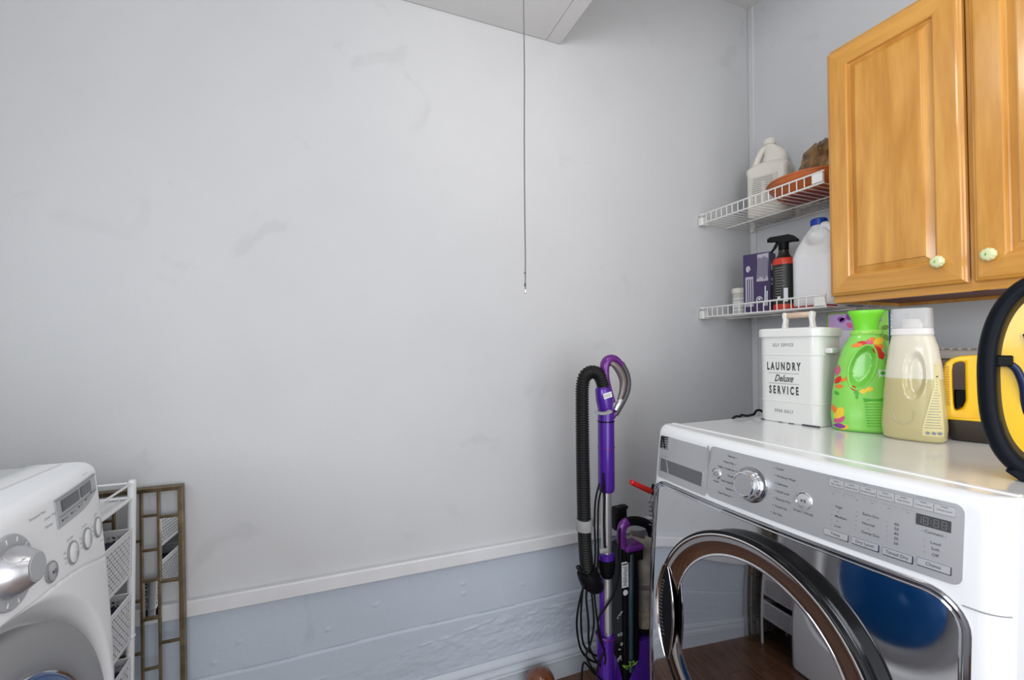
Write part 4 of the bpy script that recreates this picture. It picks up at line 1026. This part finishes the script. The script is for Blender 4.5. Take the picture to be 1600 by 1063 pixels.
# main body: black spine with canister and carry handle
b = MB(); b.box(VP(.866, .345, 1.205), (.062, .070, .46)); b.build('spine', BLACKG, va, bevel=.010, seg=4)
b = MB(); b.tube([VP(.890, .545, 1.175), VP(.889, .530, 1.168), VP(.885, .16, 1.166)], .0085, 12); b.build('spine_tube', mat('teal_black_gloss', (.010, .030, .045), .08, coat=1), va)
b = MB(); b.box(VP(.8865, .561, 1.19), (.068, .062, .018)); b.build('canister_lid', PURPLE2, va, bevel=.006, seg=4)
b = MB(); b.box(VP(.8865, .537, 1.19), (.063, .056, .034)); b.build('lid_base', BLACKG, va, bevel=.005)
b = MB(); b.tube(bez([VP(.858, .565), VP(.853, .600), VP(.862, .632), VP(.892, .638), VP(.930, .630), VP(.962, .612), VP(.975, .580)], 7), [.012]*9+[.0125]*40, 12, sq=(1, 1.2)); b.build('carry_handle', BLACK, va)
b = MB(); b.tube(bez([VP(.8585, .560, 1.183), VP(.853, .600, 1.183), VP(.860, .628, 1.183), VP(.876, .638, 1.183)], 7), [.0135]*22, 12, sq=(1, 1.15)); b.build('handle_cover', PURPLE2, va)
b = MB(); b.tube(bez([VP(.893, .600, 1.20), VP(.915, .592, 1.20), VP(.940, .580, 1.20)], 6), .008, 10); b.build('bin_latch', TAUPE, va)
b = MB(); b.box(VP(.846, .655, 1.225), (.044, .030, .075)); b.box(VP(.860, .688, 1.225), (.030, .026, .012)); b.build('spine_top', BLACK, va, bevel=.006)
b = MB(); b.lathe([(.047, 0), (.050, .004), (.051, .12), (.052, .25), (.050, .27)], 40, Matrix.Translation(V(.962, 1.245, .275))); b.build('dust_bin', BINP, va)
b = MB(); b.lathe([(.0515, 0), (.0522, .002), (.0522, .014), (.0515, .016)], 40, Matrix.Translation(V(.962, 1.245, .405)), caps=False); b.build('bin_band', TAUPE, va)
b = MB(); b.lathe([(.0512, 0), (.0516, .003), (.0520, .048), (.0512, .050)], 40, Matrix.Translation(V(.962, 1.245, .282)), caps=False); b.build('trapped_dust', DUST, va)
b = MB(); b.lathe([(.051, 0), (.055, .003), (.055, .017), (.050, .020)], 40, Matrix.Translation(V(.962, 1.245, .258))); b.build('bin_foot', BLACK, va)
b = MB(); b.loft([[(V(.93, 1.24, z)[0]+p, V(.93, 1.24, z)[1]+q, z) for p, q in sup(rx, ry, 3, 40)] for z, rx, ry in ((.10, .115, .085), (.16, .105, .080), (.21, .092, .072), (.252, .075, .062), (.258, .070, .058))]); b.build('motor_housing', PURPLE, va, sharp=.8)
b = MB(); b.loft([[(V(.91, 1.21, z)[0]+p, V(.91, 1.21, z)[1]+q, z) for p, q in sup(rx, ry, 4, 40)] for z, rx, ry in ((.004, .150, .120), (.02, .155, .125), (.06, .150, .120), (.085, .12, .10), (.1, .10, .08))]); b.build('floor_head', BLACK, va, sharp=.8)
b = MB(); b.box(VP(.8665, .470, 1.1655), (.024, .0016, .078)); lb = b.build('rating_label', STICKER, va)
b = MB(); b.box(VP(.8665, .503, 1.1642), (.020, .0006, .005))
for k in range(14): b.box(VP(.868+random.uniform(-.002, .002), .494-.0045*k, 1.1642), (random.uniform(.010, .018), .0006, .0016))
b.build('label_lettering', INK, lb, kind='stuff')
M = Matrix.Translation(VP(.867, .413, 1.167)) @ Matrix.Rotation(PI/2, 4, 'X')
b = MB(); b.lathe([(.0085, 0), (.0085, .001), (0, .0012)], 24, M); b.build('round_sticker', STICKER, va)
b = MB()
for k in range(18): b.box(VP(.846+random.uniform(-.008, .006), random.uniform(.20, .36), 1.165), (random.uniform(.002, .008), .003, random.uniform(.002, .010)), M=Matrix.Rotation(random.uniform(-1, 1), 3, 'Y'))
b.build('scuff_marks', GREYP, va, kind='stuff')
b = MB()
for k in range(6): b.prism([(0, 0), (.014, .003), (.020, .016), (.006, .010)], 0, .002, lambda p, q, s_, k=k: tuple(Vector(VP(.868+.006*k, .168+.005*(k % 3), 1.155))+Vector((p*(-1)**k, s_, q*(.6+.2*(k % 2))))))
b.build('green_tag', GREENP, va, kind='stuff')
# power cord loops
for i, (a, c, dpt) in enumerate(((.700, .238, 0), (.722, .24, .012), (.735, .215, -.01))):
    pts = bez([VP(.728, .49), VP(.716-.012*(i == 0), .44), VP(a-.012, .36), VP(a-.004*(i), .28), VP(a+.03, c), VP(a+.062, c-.02*(i != 2))], 8)
    b = MB(); b.tube([(p.x, p.y+dpt, p.z) for p in pts], .0033, 8); b.build('power_cord', CABLE, va)
for pts in ([VP(.735, .47), VP(.745, .38), VP(.762, .30), VP(.775, .25), VP(.772, .225)],
            [VP(.772, .262), VP(.752, .235), VP(.738, .205), VP(.700, .25), VP(.690, .20), VP(.686, .16)],
            [VP(.726, .47), VP(.735, .36), VP(.722, .30), VP(.708, .265), VP(.745, .20), VP(.770, .17)],
            [VP(.832, .63), VP(.828, .56), VP(.829, .50), VP(.812, .44), VP(.780, .40), VP(.752, .37), VP(.752, .32), VP(.772, .27)],
            [VP(.758, .78), VP(.744, .73), VP(.740, .66), VP(.742, .58), VP(.738, .51)],
            [VP(.768, .77), VP(.755, .72), VP(.752, .64), VP(.752, .57), VP(.747, .50)],
            [VP(.772, .81), VP(.777, .74), VP(.774, .66), VP(.778, .57)]):
    b = MB(); pp_ = bez(pts, 8); b.tube([(p.x, p.y-.022, p.z) for p in pp_], .0031, 8); b.build('power_cord', CABLE, va)

# tool with a red handle and a coil of wire behind the dryer
t = thing('scrub_brush', 'red-handled wire brush poking up behind the far corner of the dryer', 'brush', (.955, 1.14, .735))
b = MB(); P0 = [(-.108, 0, .051), (-.106, 0, .050), (-.075, 0, .034), (-.035, 0, .014), (-.030, 0, .012)]
b.tube(P0, [.006, .0085, .0085, .0095, .007], 14); b.build('handle', RED, t)
b = MB(); b.tube([(-.034, 0, .014), (.035, 0, -.022)], .008, 12); b.tube([(-.028, 0, .016), (-.022, 0, .034)], .004, 8); b.build('brush_neck', BLACK, t)
b = MB()
for k in range(16):
    x = -.024+.0035*k; b.tube([(x, random.uniform(-.01, .01), -.004-.5*x), (x-.015-random.random()*.008, random.uniform(-.012, .012), -.030-.007*k+random.random()*.01)], .0013, 5)
for k in range(6): b.tube([(-.028+.004*math.cos(a)*3, .006*math.sin(a), -.03-.014*k+.010*math.sin(a*.5)) for a in lin(0, 2*PI, 12)], .0013, 5)
b.build('bristles', mat('grey_wire', (.22, .22, .21), .35, .7), t, kind='stuff')

t = tag(MB().tube(bez([(1.115, 1.004, .978), (1.128, 1.001, .989), (1.145, .997, .9895), (1.155, 1.002, .992), (1.17, .996, .9895), (1.19, 1.002, .9895), (1.205, 1.000, .992), (1.22, 1.004, 1.001), (1.235, 1.004, 1.002), (1.25, 1.004, .994), (1.262, 1.006, .980)], 8), .0036, 8).build('power_cable', CABLE, None), 'black cable looping along the back-left edge of the dryer top', 'cable')

t = thing('turned_wooden_knob', 'dark polished brown turned wooden finial standing on the floor by the baseboard', 'finial', (.645, 1.372, .0055))
b = MB(); b.lathe([(.030, 0), (.032, .004), (.024, .012), (.020, .022), (.030, .030), (.0445, .045), (.050, .064), (.047, .084), (.036, .100), (.020, .108), (0, .110)], 44); b.build('finial_body', TURNED, t, sharp=1.2)
b = MB(); b.lathe([(.0205, .021), (.023, .0235), (.0205, .026)], 36, caps=False); b.build('ring', TURNED, t)

# ------------------------------------------------------------------ things standing on the dryer
ZT = .9835
t = thing('laundry_tin', 'white enamelled laundry tin with wooden lid handle and black lettering on the dryer', 'tin', (1.2527, .8868, ZT), math.radians(-83.4))
t.scale = (1, 1, 1.02)
b = MB(); W2, D2 = .168, .125
def rr_ring(w_, d_, r, z): return [(p, q, z) for p, q in rrect(w_, d_, r, 8)]
rings = [rr_ring(W2-.004, D2-.004, .024, 0), rr_ring(W2, D2, .025, .003)]
for z0 in (.060, .191): rings += [rr_ring(W2, D2, .025, z0-.003), rr_ring(W2+.0022, D2+.0022, .026, z0-.001), rr_ring(W2+.0022, D2+.0022, .026, z0+.001), rr_ring(W2, D2, .025, z0+.003)]
rings += [rr_ring(W2, D2, .025, .242)]
b.loft(rings); b.build('tin_body', TIN, t, sharp=.25)
b = MB(); b.loft([rr_ring(W2+.004, D2+.004, .026, .240), rr_ring(W2+.012, D2+.012, .029, .241), rr_ring(W2+.012, D2+.012, .029, .259), rr_ring(W2+.010, D2+.010, .028, .2625), rr_ring(W2+.003, D2+.003, .025, .2645), rr_ring(W2-.02, D2-.02, .02, .2655)]); ld = b.build('lid', TIN, t, sharp=.9)
b = MB(); b.tube([(-.034, 0, .302), (-.030, 0, .303), (.030, 0, .303), (.034, 0, .302)], [.0075, .0085, .0085, .0075], 16); b.build('wooden_grip', PALEWOOD, ld)
for s_ in (-1, 1):
    b = MB(); b.prism([(s_*.031, .2655), (s_*.046, .2655), (s_*.0435, .272), (s_*.0405, .290), (s_*.043, .302), (s_*.042, .311), (s_*.036, .3125), (s_*.031, .309), (s_*.031, .298), (s_*.034, .274)], -.009, .009, lambda p, q, k: (p, k, q)); b.build('handle_bracket', TIN, ld, bevel=.002)
b = MB(); b.box((W2/2+.009, -.010, .202), (.018, .045, .014)); b.build('side_handle', TIN, t, bevel=.003)
fn = lambda p, q: (p, -D2/2-.0016 if abs(q-.06) < .004 or abs(q-.191) < .004 else -D2/2-.0004, q)
def tl(s_, size, q, sx, space, bold=.0, shear=0, p=-.010, m=INK):
    B = MB(); text_into(B, s_, size, p, q, fn, 'CENTER', shear=shear, sx=sx, space=space, bold=bold); B.build('lettering', m, t, smooth=False)
tl('SELF SERVICE', .0125, .2175, .46, 1.75, .02); tl('LAUNDRY', .0300, .157, .50, 1.55, .042); tl('SERVICE', .0300, .090, .50, 1.62, .042); tl('OPEN DAILY', .0125, .032, .46, 1.75, .02)
tl('Deluxe', .0270, .1235, .66, 1.0, .022, .45)
for q in (.1385, .1095):
    b = MB(); b.box((-.010, -D2/2-.0004, q), (.086, .0004, .0008)); b.build('rule_line', INK, t, smooth=False)
b = MB()
for p, w_, h_ in ((-.080, .010, .004), (-.02, .012, .0015), (.010, .014, .0015), (.062, .046, .004)): b.box((p if abs(p) < .078 else -.073, -D2/2-.0001, h_/2), (w_, .0008, h_))
b.build('chipped_enamel', INK, t, kind='stuff')

def facing(x, y, extra=0): return -math.atan2(x, y)+math.radians(extra)
# bottle made of superellipse sections with a dished front; surf() gives the front for printed patches
class Bottle:
    def __init__(s, prof, dim, e=2.6): s.prof = prof; s.dim = dim; s.e = e
    def at(s, z):
        P = s.prof
        for a, c in zip(P, P[1:]):
            if z <= c[0]:
                k = (z-a[0])/(c[0]-a[0]+1e-9); k = k*k*(3-2*k)*.5+k*.5; return [a[i]+(c[i]-a[i])*k for i in (1, 2, 3)]
        return P[-1][1:]
    def dimp(s, p, z):
        d = 0
        for (cx, cz, rx, rz, dep, lean) in s.dim:
            u = (p-cx-lean*(z-cz))/rx; v = (z-cz)/rz; r = u*u+v*v
            if r < 1: d += dep*min(1, (1-r)*2.2)
        return d
    def surf(s, p, z, off=0):
        l, r, dq = s.at(z); cx = (l+r)/2; rx = (r-l)/2; u = min(1, abs((p-cx)/rx))
        return (p, -dq*(1-u**s.e)**(1/s.e)+s.dimp(p, z)-off, z)
    def build(s, name, m, t, nz=90, n=140):
        b = MB(); rings = []
        for z in lin(s.prof[0][0], s.prof[-1][0], nz):
            l, r, dq = s.at(z); ring = []
            for p, q in sup((r-l)/2, dq, s.e, n, (l+r)/2): ring.append((p, q+(s.dimp(p, z) if q < 0 else 0), z))
            rings.append(ring)
        b.loft(rings); return b.build(name, m, t, sharp=1.0)
    def patch(s, pts, m, parent, name, off=.0006):
        c = Vector((sum(p for p, q in pts)/len(pts), sum(q for p, q in pts)/len(pts)))
        b = MB(); R_ = 5; vs = [s.surf(c.x, c.y, off)]; n = len(pts)
        for k in range(1, R_+1):
            for p, q in pts: vs.append(s.surf(c.x+(p-c.x)*k/R_, c.y+(q-c.y)*k/R_, off))
        fs = [(0, 1+i, 1+(i+1) % n) for i in range(n)]
        for k in range(R_-1):
            for i in range(n): fs.append((1+k*n+i, 1+(k+1)*n+i, 1+(k+1)*n+(i+1) % n, 1+k*n+(i+1) % n))
        b.add(vs, fs); return b.build(name, m, parent)
def petal(cx, cz, L, W_, ang, n=14):
    L *= 1.35; W_ *= 1.35
    out = []
    for k in range(n):
        a = 2*PI*k/n; u = L*(.5+.5*math.cos(a)); v = W_*.5*math.sin(a)*(.6+.4*math.sin(PI*(.5+.5*math.cos(a))))
        out.append((cx+u*math.cos(ang)-v*math.sin(ang), cz+u*math.sin(ang)+v*math.cos(ang)))
    return out

t = thing('green_detergent_bottle', 'bright green flower-printed detergent bottle with flared green cap on the dryer', 'bottle', (1.2575, .7335, ZT), facing(1.252, .742))
t.scale = (.98, .95, 1)
G = Bottle([(0, -.052, .054, .034), (.006, -.058, .060, .040), (.04, -.061, .062, .043), (.09, -.058, .062, .044), (.135, -.052, .061, .044), (.175, -.044, .060, .042), (.21, -.034, .058, .038), (.235, -.022, .054, .032), (.247, -.014, .048, .027), (.250, -.012, .046, .026)],
           [(.008, .165, .026, .054, .030, .22)], 2.5)
gb_ = G.build('bottle_body', GREENB, t)
b = MB(); P_ = [G.surf(.008+.22*(.056*math.sin(a))+.0275*math.cos(a), .165+.056*math.sin(a), .0002) for a in [2*PI*k/40 for k in range(40)]]; b.tube(P_, .0022, 8, closed=True); b.build('grip_edge', GREENB, gb_)
def ring_p(z, l, r, dq, e=2.4, n=60): return [(p, q, z) for p, q in sup((r-l)/2, dq, e, n, (l+r)/2)]
b = MB(); b.loft([ring_p(.246, -.014, .050, .027), ring_p(.248, -.016, .052, .029), ring_p(.257, -.016, .052, .029), ring_p(.259, -.013, .049, .027)]); b.build('neck_collar', GREENL, t, sharp=.8)
b = MB(); b.loft([ring_p(.256, -.007, .043, .022), ring_p(.268, -.008, .043, .022), ring_p(.285, -.012, .047, .024), ring_p(.298, -.018, .052, .027), ring_p(.306, -.021, .056, .029), ring_p(.309, -.020, .055, .028), ring_p(.3095, -.015, .050, .025), ring_p(.303, -.012, .047, .022)]); b.build('cap', GREENC, t, sharp=1)
for cx, cz, L, W_, an, m in ((.024, .222, .020, .011, 3.0, REDP), (.010, .222, .018, .008, 3.3, ORANGE), (.030, .218, .020, .013, -.9, REDP), (.032, .224, .018, .013, .55, YELP), (.030, .222, .014, .012, 1.6, ORANGE), (.031, .219, .016, .012, -.2, ORANGE), (.028, .221, .012, .010, 2.2, PINK), (.042, .208, .018, .012, -1.3, REDP),
        (-.047, .140, .022, .010, 1.35, PINK), (-.050, .120, .018, .010, 1.0, REDP), (-.050, .112, .014, .008, .2, ORANGE), (-.040, .128, .010, .007, .4, ORANGE), (-.052, .100, .010, .007, -.6, GREEND),
        (-.050, .030, .026, .016, 1.1, YELP), (-.054, .020, .022, .012, .6, PINK), (-.055, .012, .020, .010, 0, VIOLET), (-.050, .045, .016, .010, 1.9, ORANGE), (-.046, .008, .018, .012, .2, YELP),
        (-.016, .118, .012, .008, -.9, REDP), (-.008, .108, .012, .008, -1.2, GREEND), (.001, .103, .012, .009, .2, YELP), (.013, .108, .013, .009, .3, YELP), (-.022, .128, .010, .006, 1.8, ORANGE), (-.004, .096, .009, .005, -1.6, GREEND)):
    G.patch(petal(cx, cz, L, W_, an), m, gb_, 'printed_petal', .0006+random.random()*.0004)
G.patch([(.008, .088), (.050, .090), (.052, .080), (.010, .078)], GREEND, gb_, 'print_block')
for k in range(9): G.patch([(.011+.0006*k, .074-.0068*k), (.050, .076-.0068*k), (.050, .0735-.0068*k), (.011+.0006*k, .0715-.0068*k)], GREEND, gb_, 'print_line')
pc = G.patch([(.040, .160), (.054, .161), (.054, .141), (.040, .140)], STICKER, gb_, 'print_badge'); G.patch(petal(.043, .151, .008, .008, 0), GREEND, gb_, 'badge_mark', .0012)

t = thing('clear_cap_detergent_bottle', 'translucent beige half-full detergent bottle with clear measuring cap on the dryer', 'bottle', (1.256, .618, ZT), facing(1.262, .607, -12))
t.scale = (.93, .93, 1)
Bt = Bottle([(0, -.052, .056, .036), (.006, -.058, .061, .042), (.03, -.060, .063, .045), (.10, -.055, .060, .043), (.16, -.050, .056, .040), (.21, -.043, .050, .036), (.238, -.038, .043, .031), (.246, -.035, .038, .029)],
            [(.014, .150, .020, .055, .009, .03), (-.016, .052, .0, .0, 0, 0)][:1], 2.8)
bb = Bt.build('bottle_body', BEIGE, t)
b = MB(); b.tube([Bt.surf(-.008+.020*math.cos(a), .060+.022*math.sin(a), -.0010) for a in lin(-PI-.6, .5, 24)], .0018, 8); b.build('moulded_arc', BEIGE, bb)
b = MB(); b.loft([ring_p(.242, -.038, .041, .030, 3.4), ring_p(.244, -.041, .044, .033, 3.4), ring_p(.258, -.040, .043, .032, 3.4), ring_p(.259, -.036, .039, .029, 3.4)]); b.v = [(x*.94, y*.92, z) for x, y, z in b.v]; b.build('white_collar', NOZZLE, t, sharp=.8)
b = MB(); b.lathe([(.021, .256), (.019, .262), (.017, .278), (.015, .280), (.013, .279), (.012, .262)], 32, Matrix.Translation((.002, 0, 0))); b.build('pour_spout', NOZZLE, t)
b = MB(); b.loft([ring_p(.2585, -.038, .041, .029, 4.5), ring_p(.303, -.037, .040, .028, 4.5), ring_p(.305, -.035, .038, .026, 4.5), ring_p(.3035, -.034, .037, .025, 4.5), ring_p(.2600, -.036, .039, .027, 4.5)], caps=False); 
b.add([(p, q, .304) for p, q in sup(.036, .026, 4.5, 40, .0015)], [tuple(range(40))]); b.build('clear_cap', CLEARCUP, t, sharp=1)
def lleft(z): return .026 if z < .03 else min(.047, .026+(z-.03)*.22)
def lright(z): return Bt.at(z)[1]-.0022
b = MB(); b.grid(lambda z, k: Bt.surf(lleft(z)+(lright(z)-lleft(z))*k, z, .0006), lin(.016, .180, 40), lin(0, 1, 14)); lbp = b.build('label', LABELY, bb)
for k in range(24):
    z_ = .173-.0060*k; b = MB(); hh = .0016 if k == 4 else .0007
    l_, r_ = lleft(z_)+.003, lright(z_)-.001-random.random()*.004
    b.grid(lambda z, q: Bt.surf(l_+(r_-l_)*q, z, .0011), [z_-hh, z_, z_+hh], lin(0, 1, 10)); b.build('label_line', INK if k == 4 else GREYINK, lbp)
for p_ in (.032, .042, .051): Bt.patch(petal(p_, .022, .006, .006, .3), GREYINK, lbp, 'label_mark', .0012)

t = thing('printed_carton', 'tall carton with green edges, lilac flowers and a dark blue side behind the green bottle', 'box', (1.50, .792, .9905))
BXH = .318
b = MB(); b.box((.05, .087, BXH/2), (.100, .174, BXH)); b.build('carton', mat('pale_carton', (.55, .52, .58), .5), t, bevel=.001)
b = MB(); b.box((.05, -.0006, BXH/2), (.099, .001, BXH-.004)); b.build('blue_side', BLUEBOX, t)
b = MB(); b.box((-.0006, .130, BXH-.030), (.0012, .080, .052)); b.build('lilac_print', LILAC, t)
b = MB(); b.box((-.0006, .024, BXH-.06), (.0012, .046, .115)); b.build('pale_print', GREENL, t)
for c_, d_ in (((-.0008, .087, BXH-.0015), (.003, .176, .004)), ((.05, -.0008, BXH-.0015), (.102, .003, .004)), ((-.0008, .172, BXH/2), (.003, .005, BXH))):
    b = MB(); b.box(c_, d_); b.build('green_edge', GREENP, t)
for i, (y_, z_, m) in enumerate(((.120, .298, VIOLET), (.105, .292, VIOLET), (.135, .288, VIOLET), (.112, .284, PINK), (.022, .300, LILAC), (.014, .288, LILAC), (.026, .276, PINK), (.018, .262, GREENP), (.012, .245, GREENP))):
    b = MB(); b.prism([(y_+a, z_+c) for a, c in petal(0, 0, .016, .011, 1.3*i)], -.0012, -.0018, lambda p, q, k: (k, p, q)); b.build('printed_petal', m, t)
b = MB()
for k in range(10): b.box((.012, -.0014, .30-.011*k), (.006, .0006, .006 if k % 3 else .008))
b.build('side_lettering', STICKER, t, kind='stuff')

t = thing('ridged_lid_tub', 'mauve plastic tub with a taupe ridged lid standing behind the yellow carrier', 'tub', (1.56, .612, .9905), math.radians(-4))
b = MB(); b.loft([[(p, q, z) for p, q in rrect(w_, d_, .02, 6)] for z, w_, d_ in ((0, .135, .165), (.004, .14, .17), (.178, .15, .18), (.18, .15, .18))]); b.build('tub_body', MAUVE, t, sharp=.9)
b = MB(); b.loft([[(p, q, z) for p, q in rrect(w_, d_, .022, 6)] for z, w_, d_ in ((.176, .154, .184), (.178, .160, .190), (.190, .160, .190), (.198, .148, .178), (.200, .14, .17))]); lid_ = b.build('lid', TANLID, t, sharp=.9)
for k in range(9):
    b = MB(); b.box((0, -.074+.0185*k, .2025), (.13, .007, .006)); b.build('lid_ridge', TANLID, lid_, bevel=.002)

t = thing('yellow_carrier', 'yellow plastic carrier with ribbed side handle and dark base, behind the black rim', 'carrier', (1.366, .553, ZT), facing(1.362, .540))
px_, pz_ = 1.03e-3, 1.46e-3
out = [(-.050, .044), (-.053, .070), (-.053, .150), (-.048, .172), (-.038, .186), (-.022, .194), (.02, .198), (.11, .200), (.118, .19), (.120, .12), (.120, .044)]
hole = [(-.033, .066), (-.035, .085), (-.036, .120), (-.036, .160), (-.034, .174), (-.030, .179), (-.022, .181), (-.0145, .181), (-.0145, .13), (-.0145, .092), (-.020, .074)]
fny = lambda p, q, k: (p, k, q)
b = MB()
# densify both loops by matching index
def bridge(o_, i_, a, c, B):
    n = len(o_)
    B.ringprism(o_, i_, a, c, fny)
outm = [(-.050, .044), (-.053, .080), (-.053, .115), (-.053, .155), (-.047, .178), (-.036, .189), (-.022, .194), (.010, .197), (.030, .15), (.030, .10), (.020, .044)]
bridge(outm, hole, -.030, .030, b)
b.build('handle_frame', YELLOW, t, bevel=.005, seg=3)
b = MB(); b.prism([(.012, .046), (.030, .10), (.030, .15), (.012, .197), (.105, .200), (.116, .19), (.120, .12), (.120, .046)], -.045, .060, fny); b.build('body_shell', YELLOW, t, bevel=.006)
for k in range(16):
    b = MB(); b.box((-.0445, -.0305, .082+.0058*k), (.011, .004, .0026)); b.build('grip_rib', YELLOWD, t, bevel=.0006)
b = MB(); b.loft([[(p+.034, q+.008, z) for p, q in rrect(w_, d_, .022, 6)] for z, w_, d_ in ((0, .145, .082), (.004, .155, .090), (.040, .172, .100), (.048, .172, .100))]); b.build('dark_base', DARKBASE, t, sharp=.8)
b = MB(); b.box((.034, .008, .051), (.174, .102, .006)); b.build('base_lip', YELLOW, t, bevel=.003)
b = MB(); b.box((-.018, .034, .085), (.034, .006, .055)); b.build('black_insert', BLACKG, t, bevel=.004)

t = thing('black_rimmed_shell', 'yellow oval shell with thick black rubber rim standing at the dryer top near corner', 'case', (1.045, .332, ZT), facing(1.045, .332))
def oval(k, rx, rz, n, cz=.166):
    a = 2*PI*k/n; c, s_ = math.cos(a), math.sin(a); e = 2.15 if s_ > 0 else 2.7
    return (rx*math.copysign(abs(c)**(2/e), c)*(1 if s_ > 0 else 1.0), cz+rz*math.copysign(abs(s_)**(2/e), s_))
N_ = 72
b = MB(); pr2 = [(0, -.004), (-.006, -.010), (-.004, -.020), (.002, -.024), (.009, -.020), (.012, -.008), (.012, .010), (.010, .026), (.002, .030), (-.004, .024), (-.002, .006)]
rings = []
for k in range(N_+1):
    ring = []
    for o_, d_ in pr2:
        p, q = oval(k, .062+(o_*1.35+.0035), .146+(o_*1.45+.004), N_); p0, q0 = oval(k, .066, .150, N_)
        ring.append((p, d_, q))
    rings.append(ring)
b.loft(rings, caps=False); b.build('rubber_rim', RUBBER, t, sharp=1.2)
b = MB(); b.prism([(-.052, .014), (-.034, .000), (.034, .000), (.052, .014), (.030, .022), (-.030, .022)], -.022, .026, fny); b.build('rim_foot', RUBBER, t, bevel=.003)
b = MB(); b.loft([[(oval(k, .060-.0, .142, N_)[0], -.006, oval(k, .060, .142, N_)[1]) for k in range(N_)], [(oval(k, .056, .137, N_)[0], .004, oval(k, .056, .137, N_)[1]) for k in range(N_)], [(oval(k, .0545, .134, N_)[0], .010, oval(k, .0545, .134, N_)[1]) for k in range(N_)]], caps=False); b.build('inner_lip', DARKBASE, t, sharp=1.2)
b = MB(); rings = []
for i in range(12):
    k_ = i/11; r_ = math.cos(k_*PI/2*.92); rings.append([(oval(k, .055*r_+.001, .135*r_+.001, N_)[0], .008+.050*math.sin(k_*PI/2), oval(k, .055*r_+.001, .135*r_+.001, N_)[1]) for k in range(N_)])
b.loft(rings); b.build('shell', YELLOW, t, sharp=1.2)
b = MB(); b.tube(bez([(-.043, .000, .186), (-.036, .002, .176), (-.030, .006, .150), (-.028, .012, .110), (-.022, .016, .070), (-.010, .014, .045)], 7), [.0055]*36, 12, sq=(1, 1.1)); b.build('navy_strap', NAVYB, t)
b = MB(); b.box((-.050, -.002, .192), (.020, .014, .018)); b.build('strap_buckle', BLACK, t, bevel=.002)
b = MB(); b.prism([(-.030, .236), (-.020, .238), (-.004, .190), (.006, .140), (-.003, .136), (-.014, .180)], .002, .014, fny); b.build('navy_strap', NAVYB, t, bevel=.002)
for k in range(5):
    b = MB(); b.box((-.012+.004*k, .0, .222-.014*k), (.010, .006, .003), M=Matrix.Rotation(.5, 3, 'Y')); b.build('strap_rib', RUBBER, t)
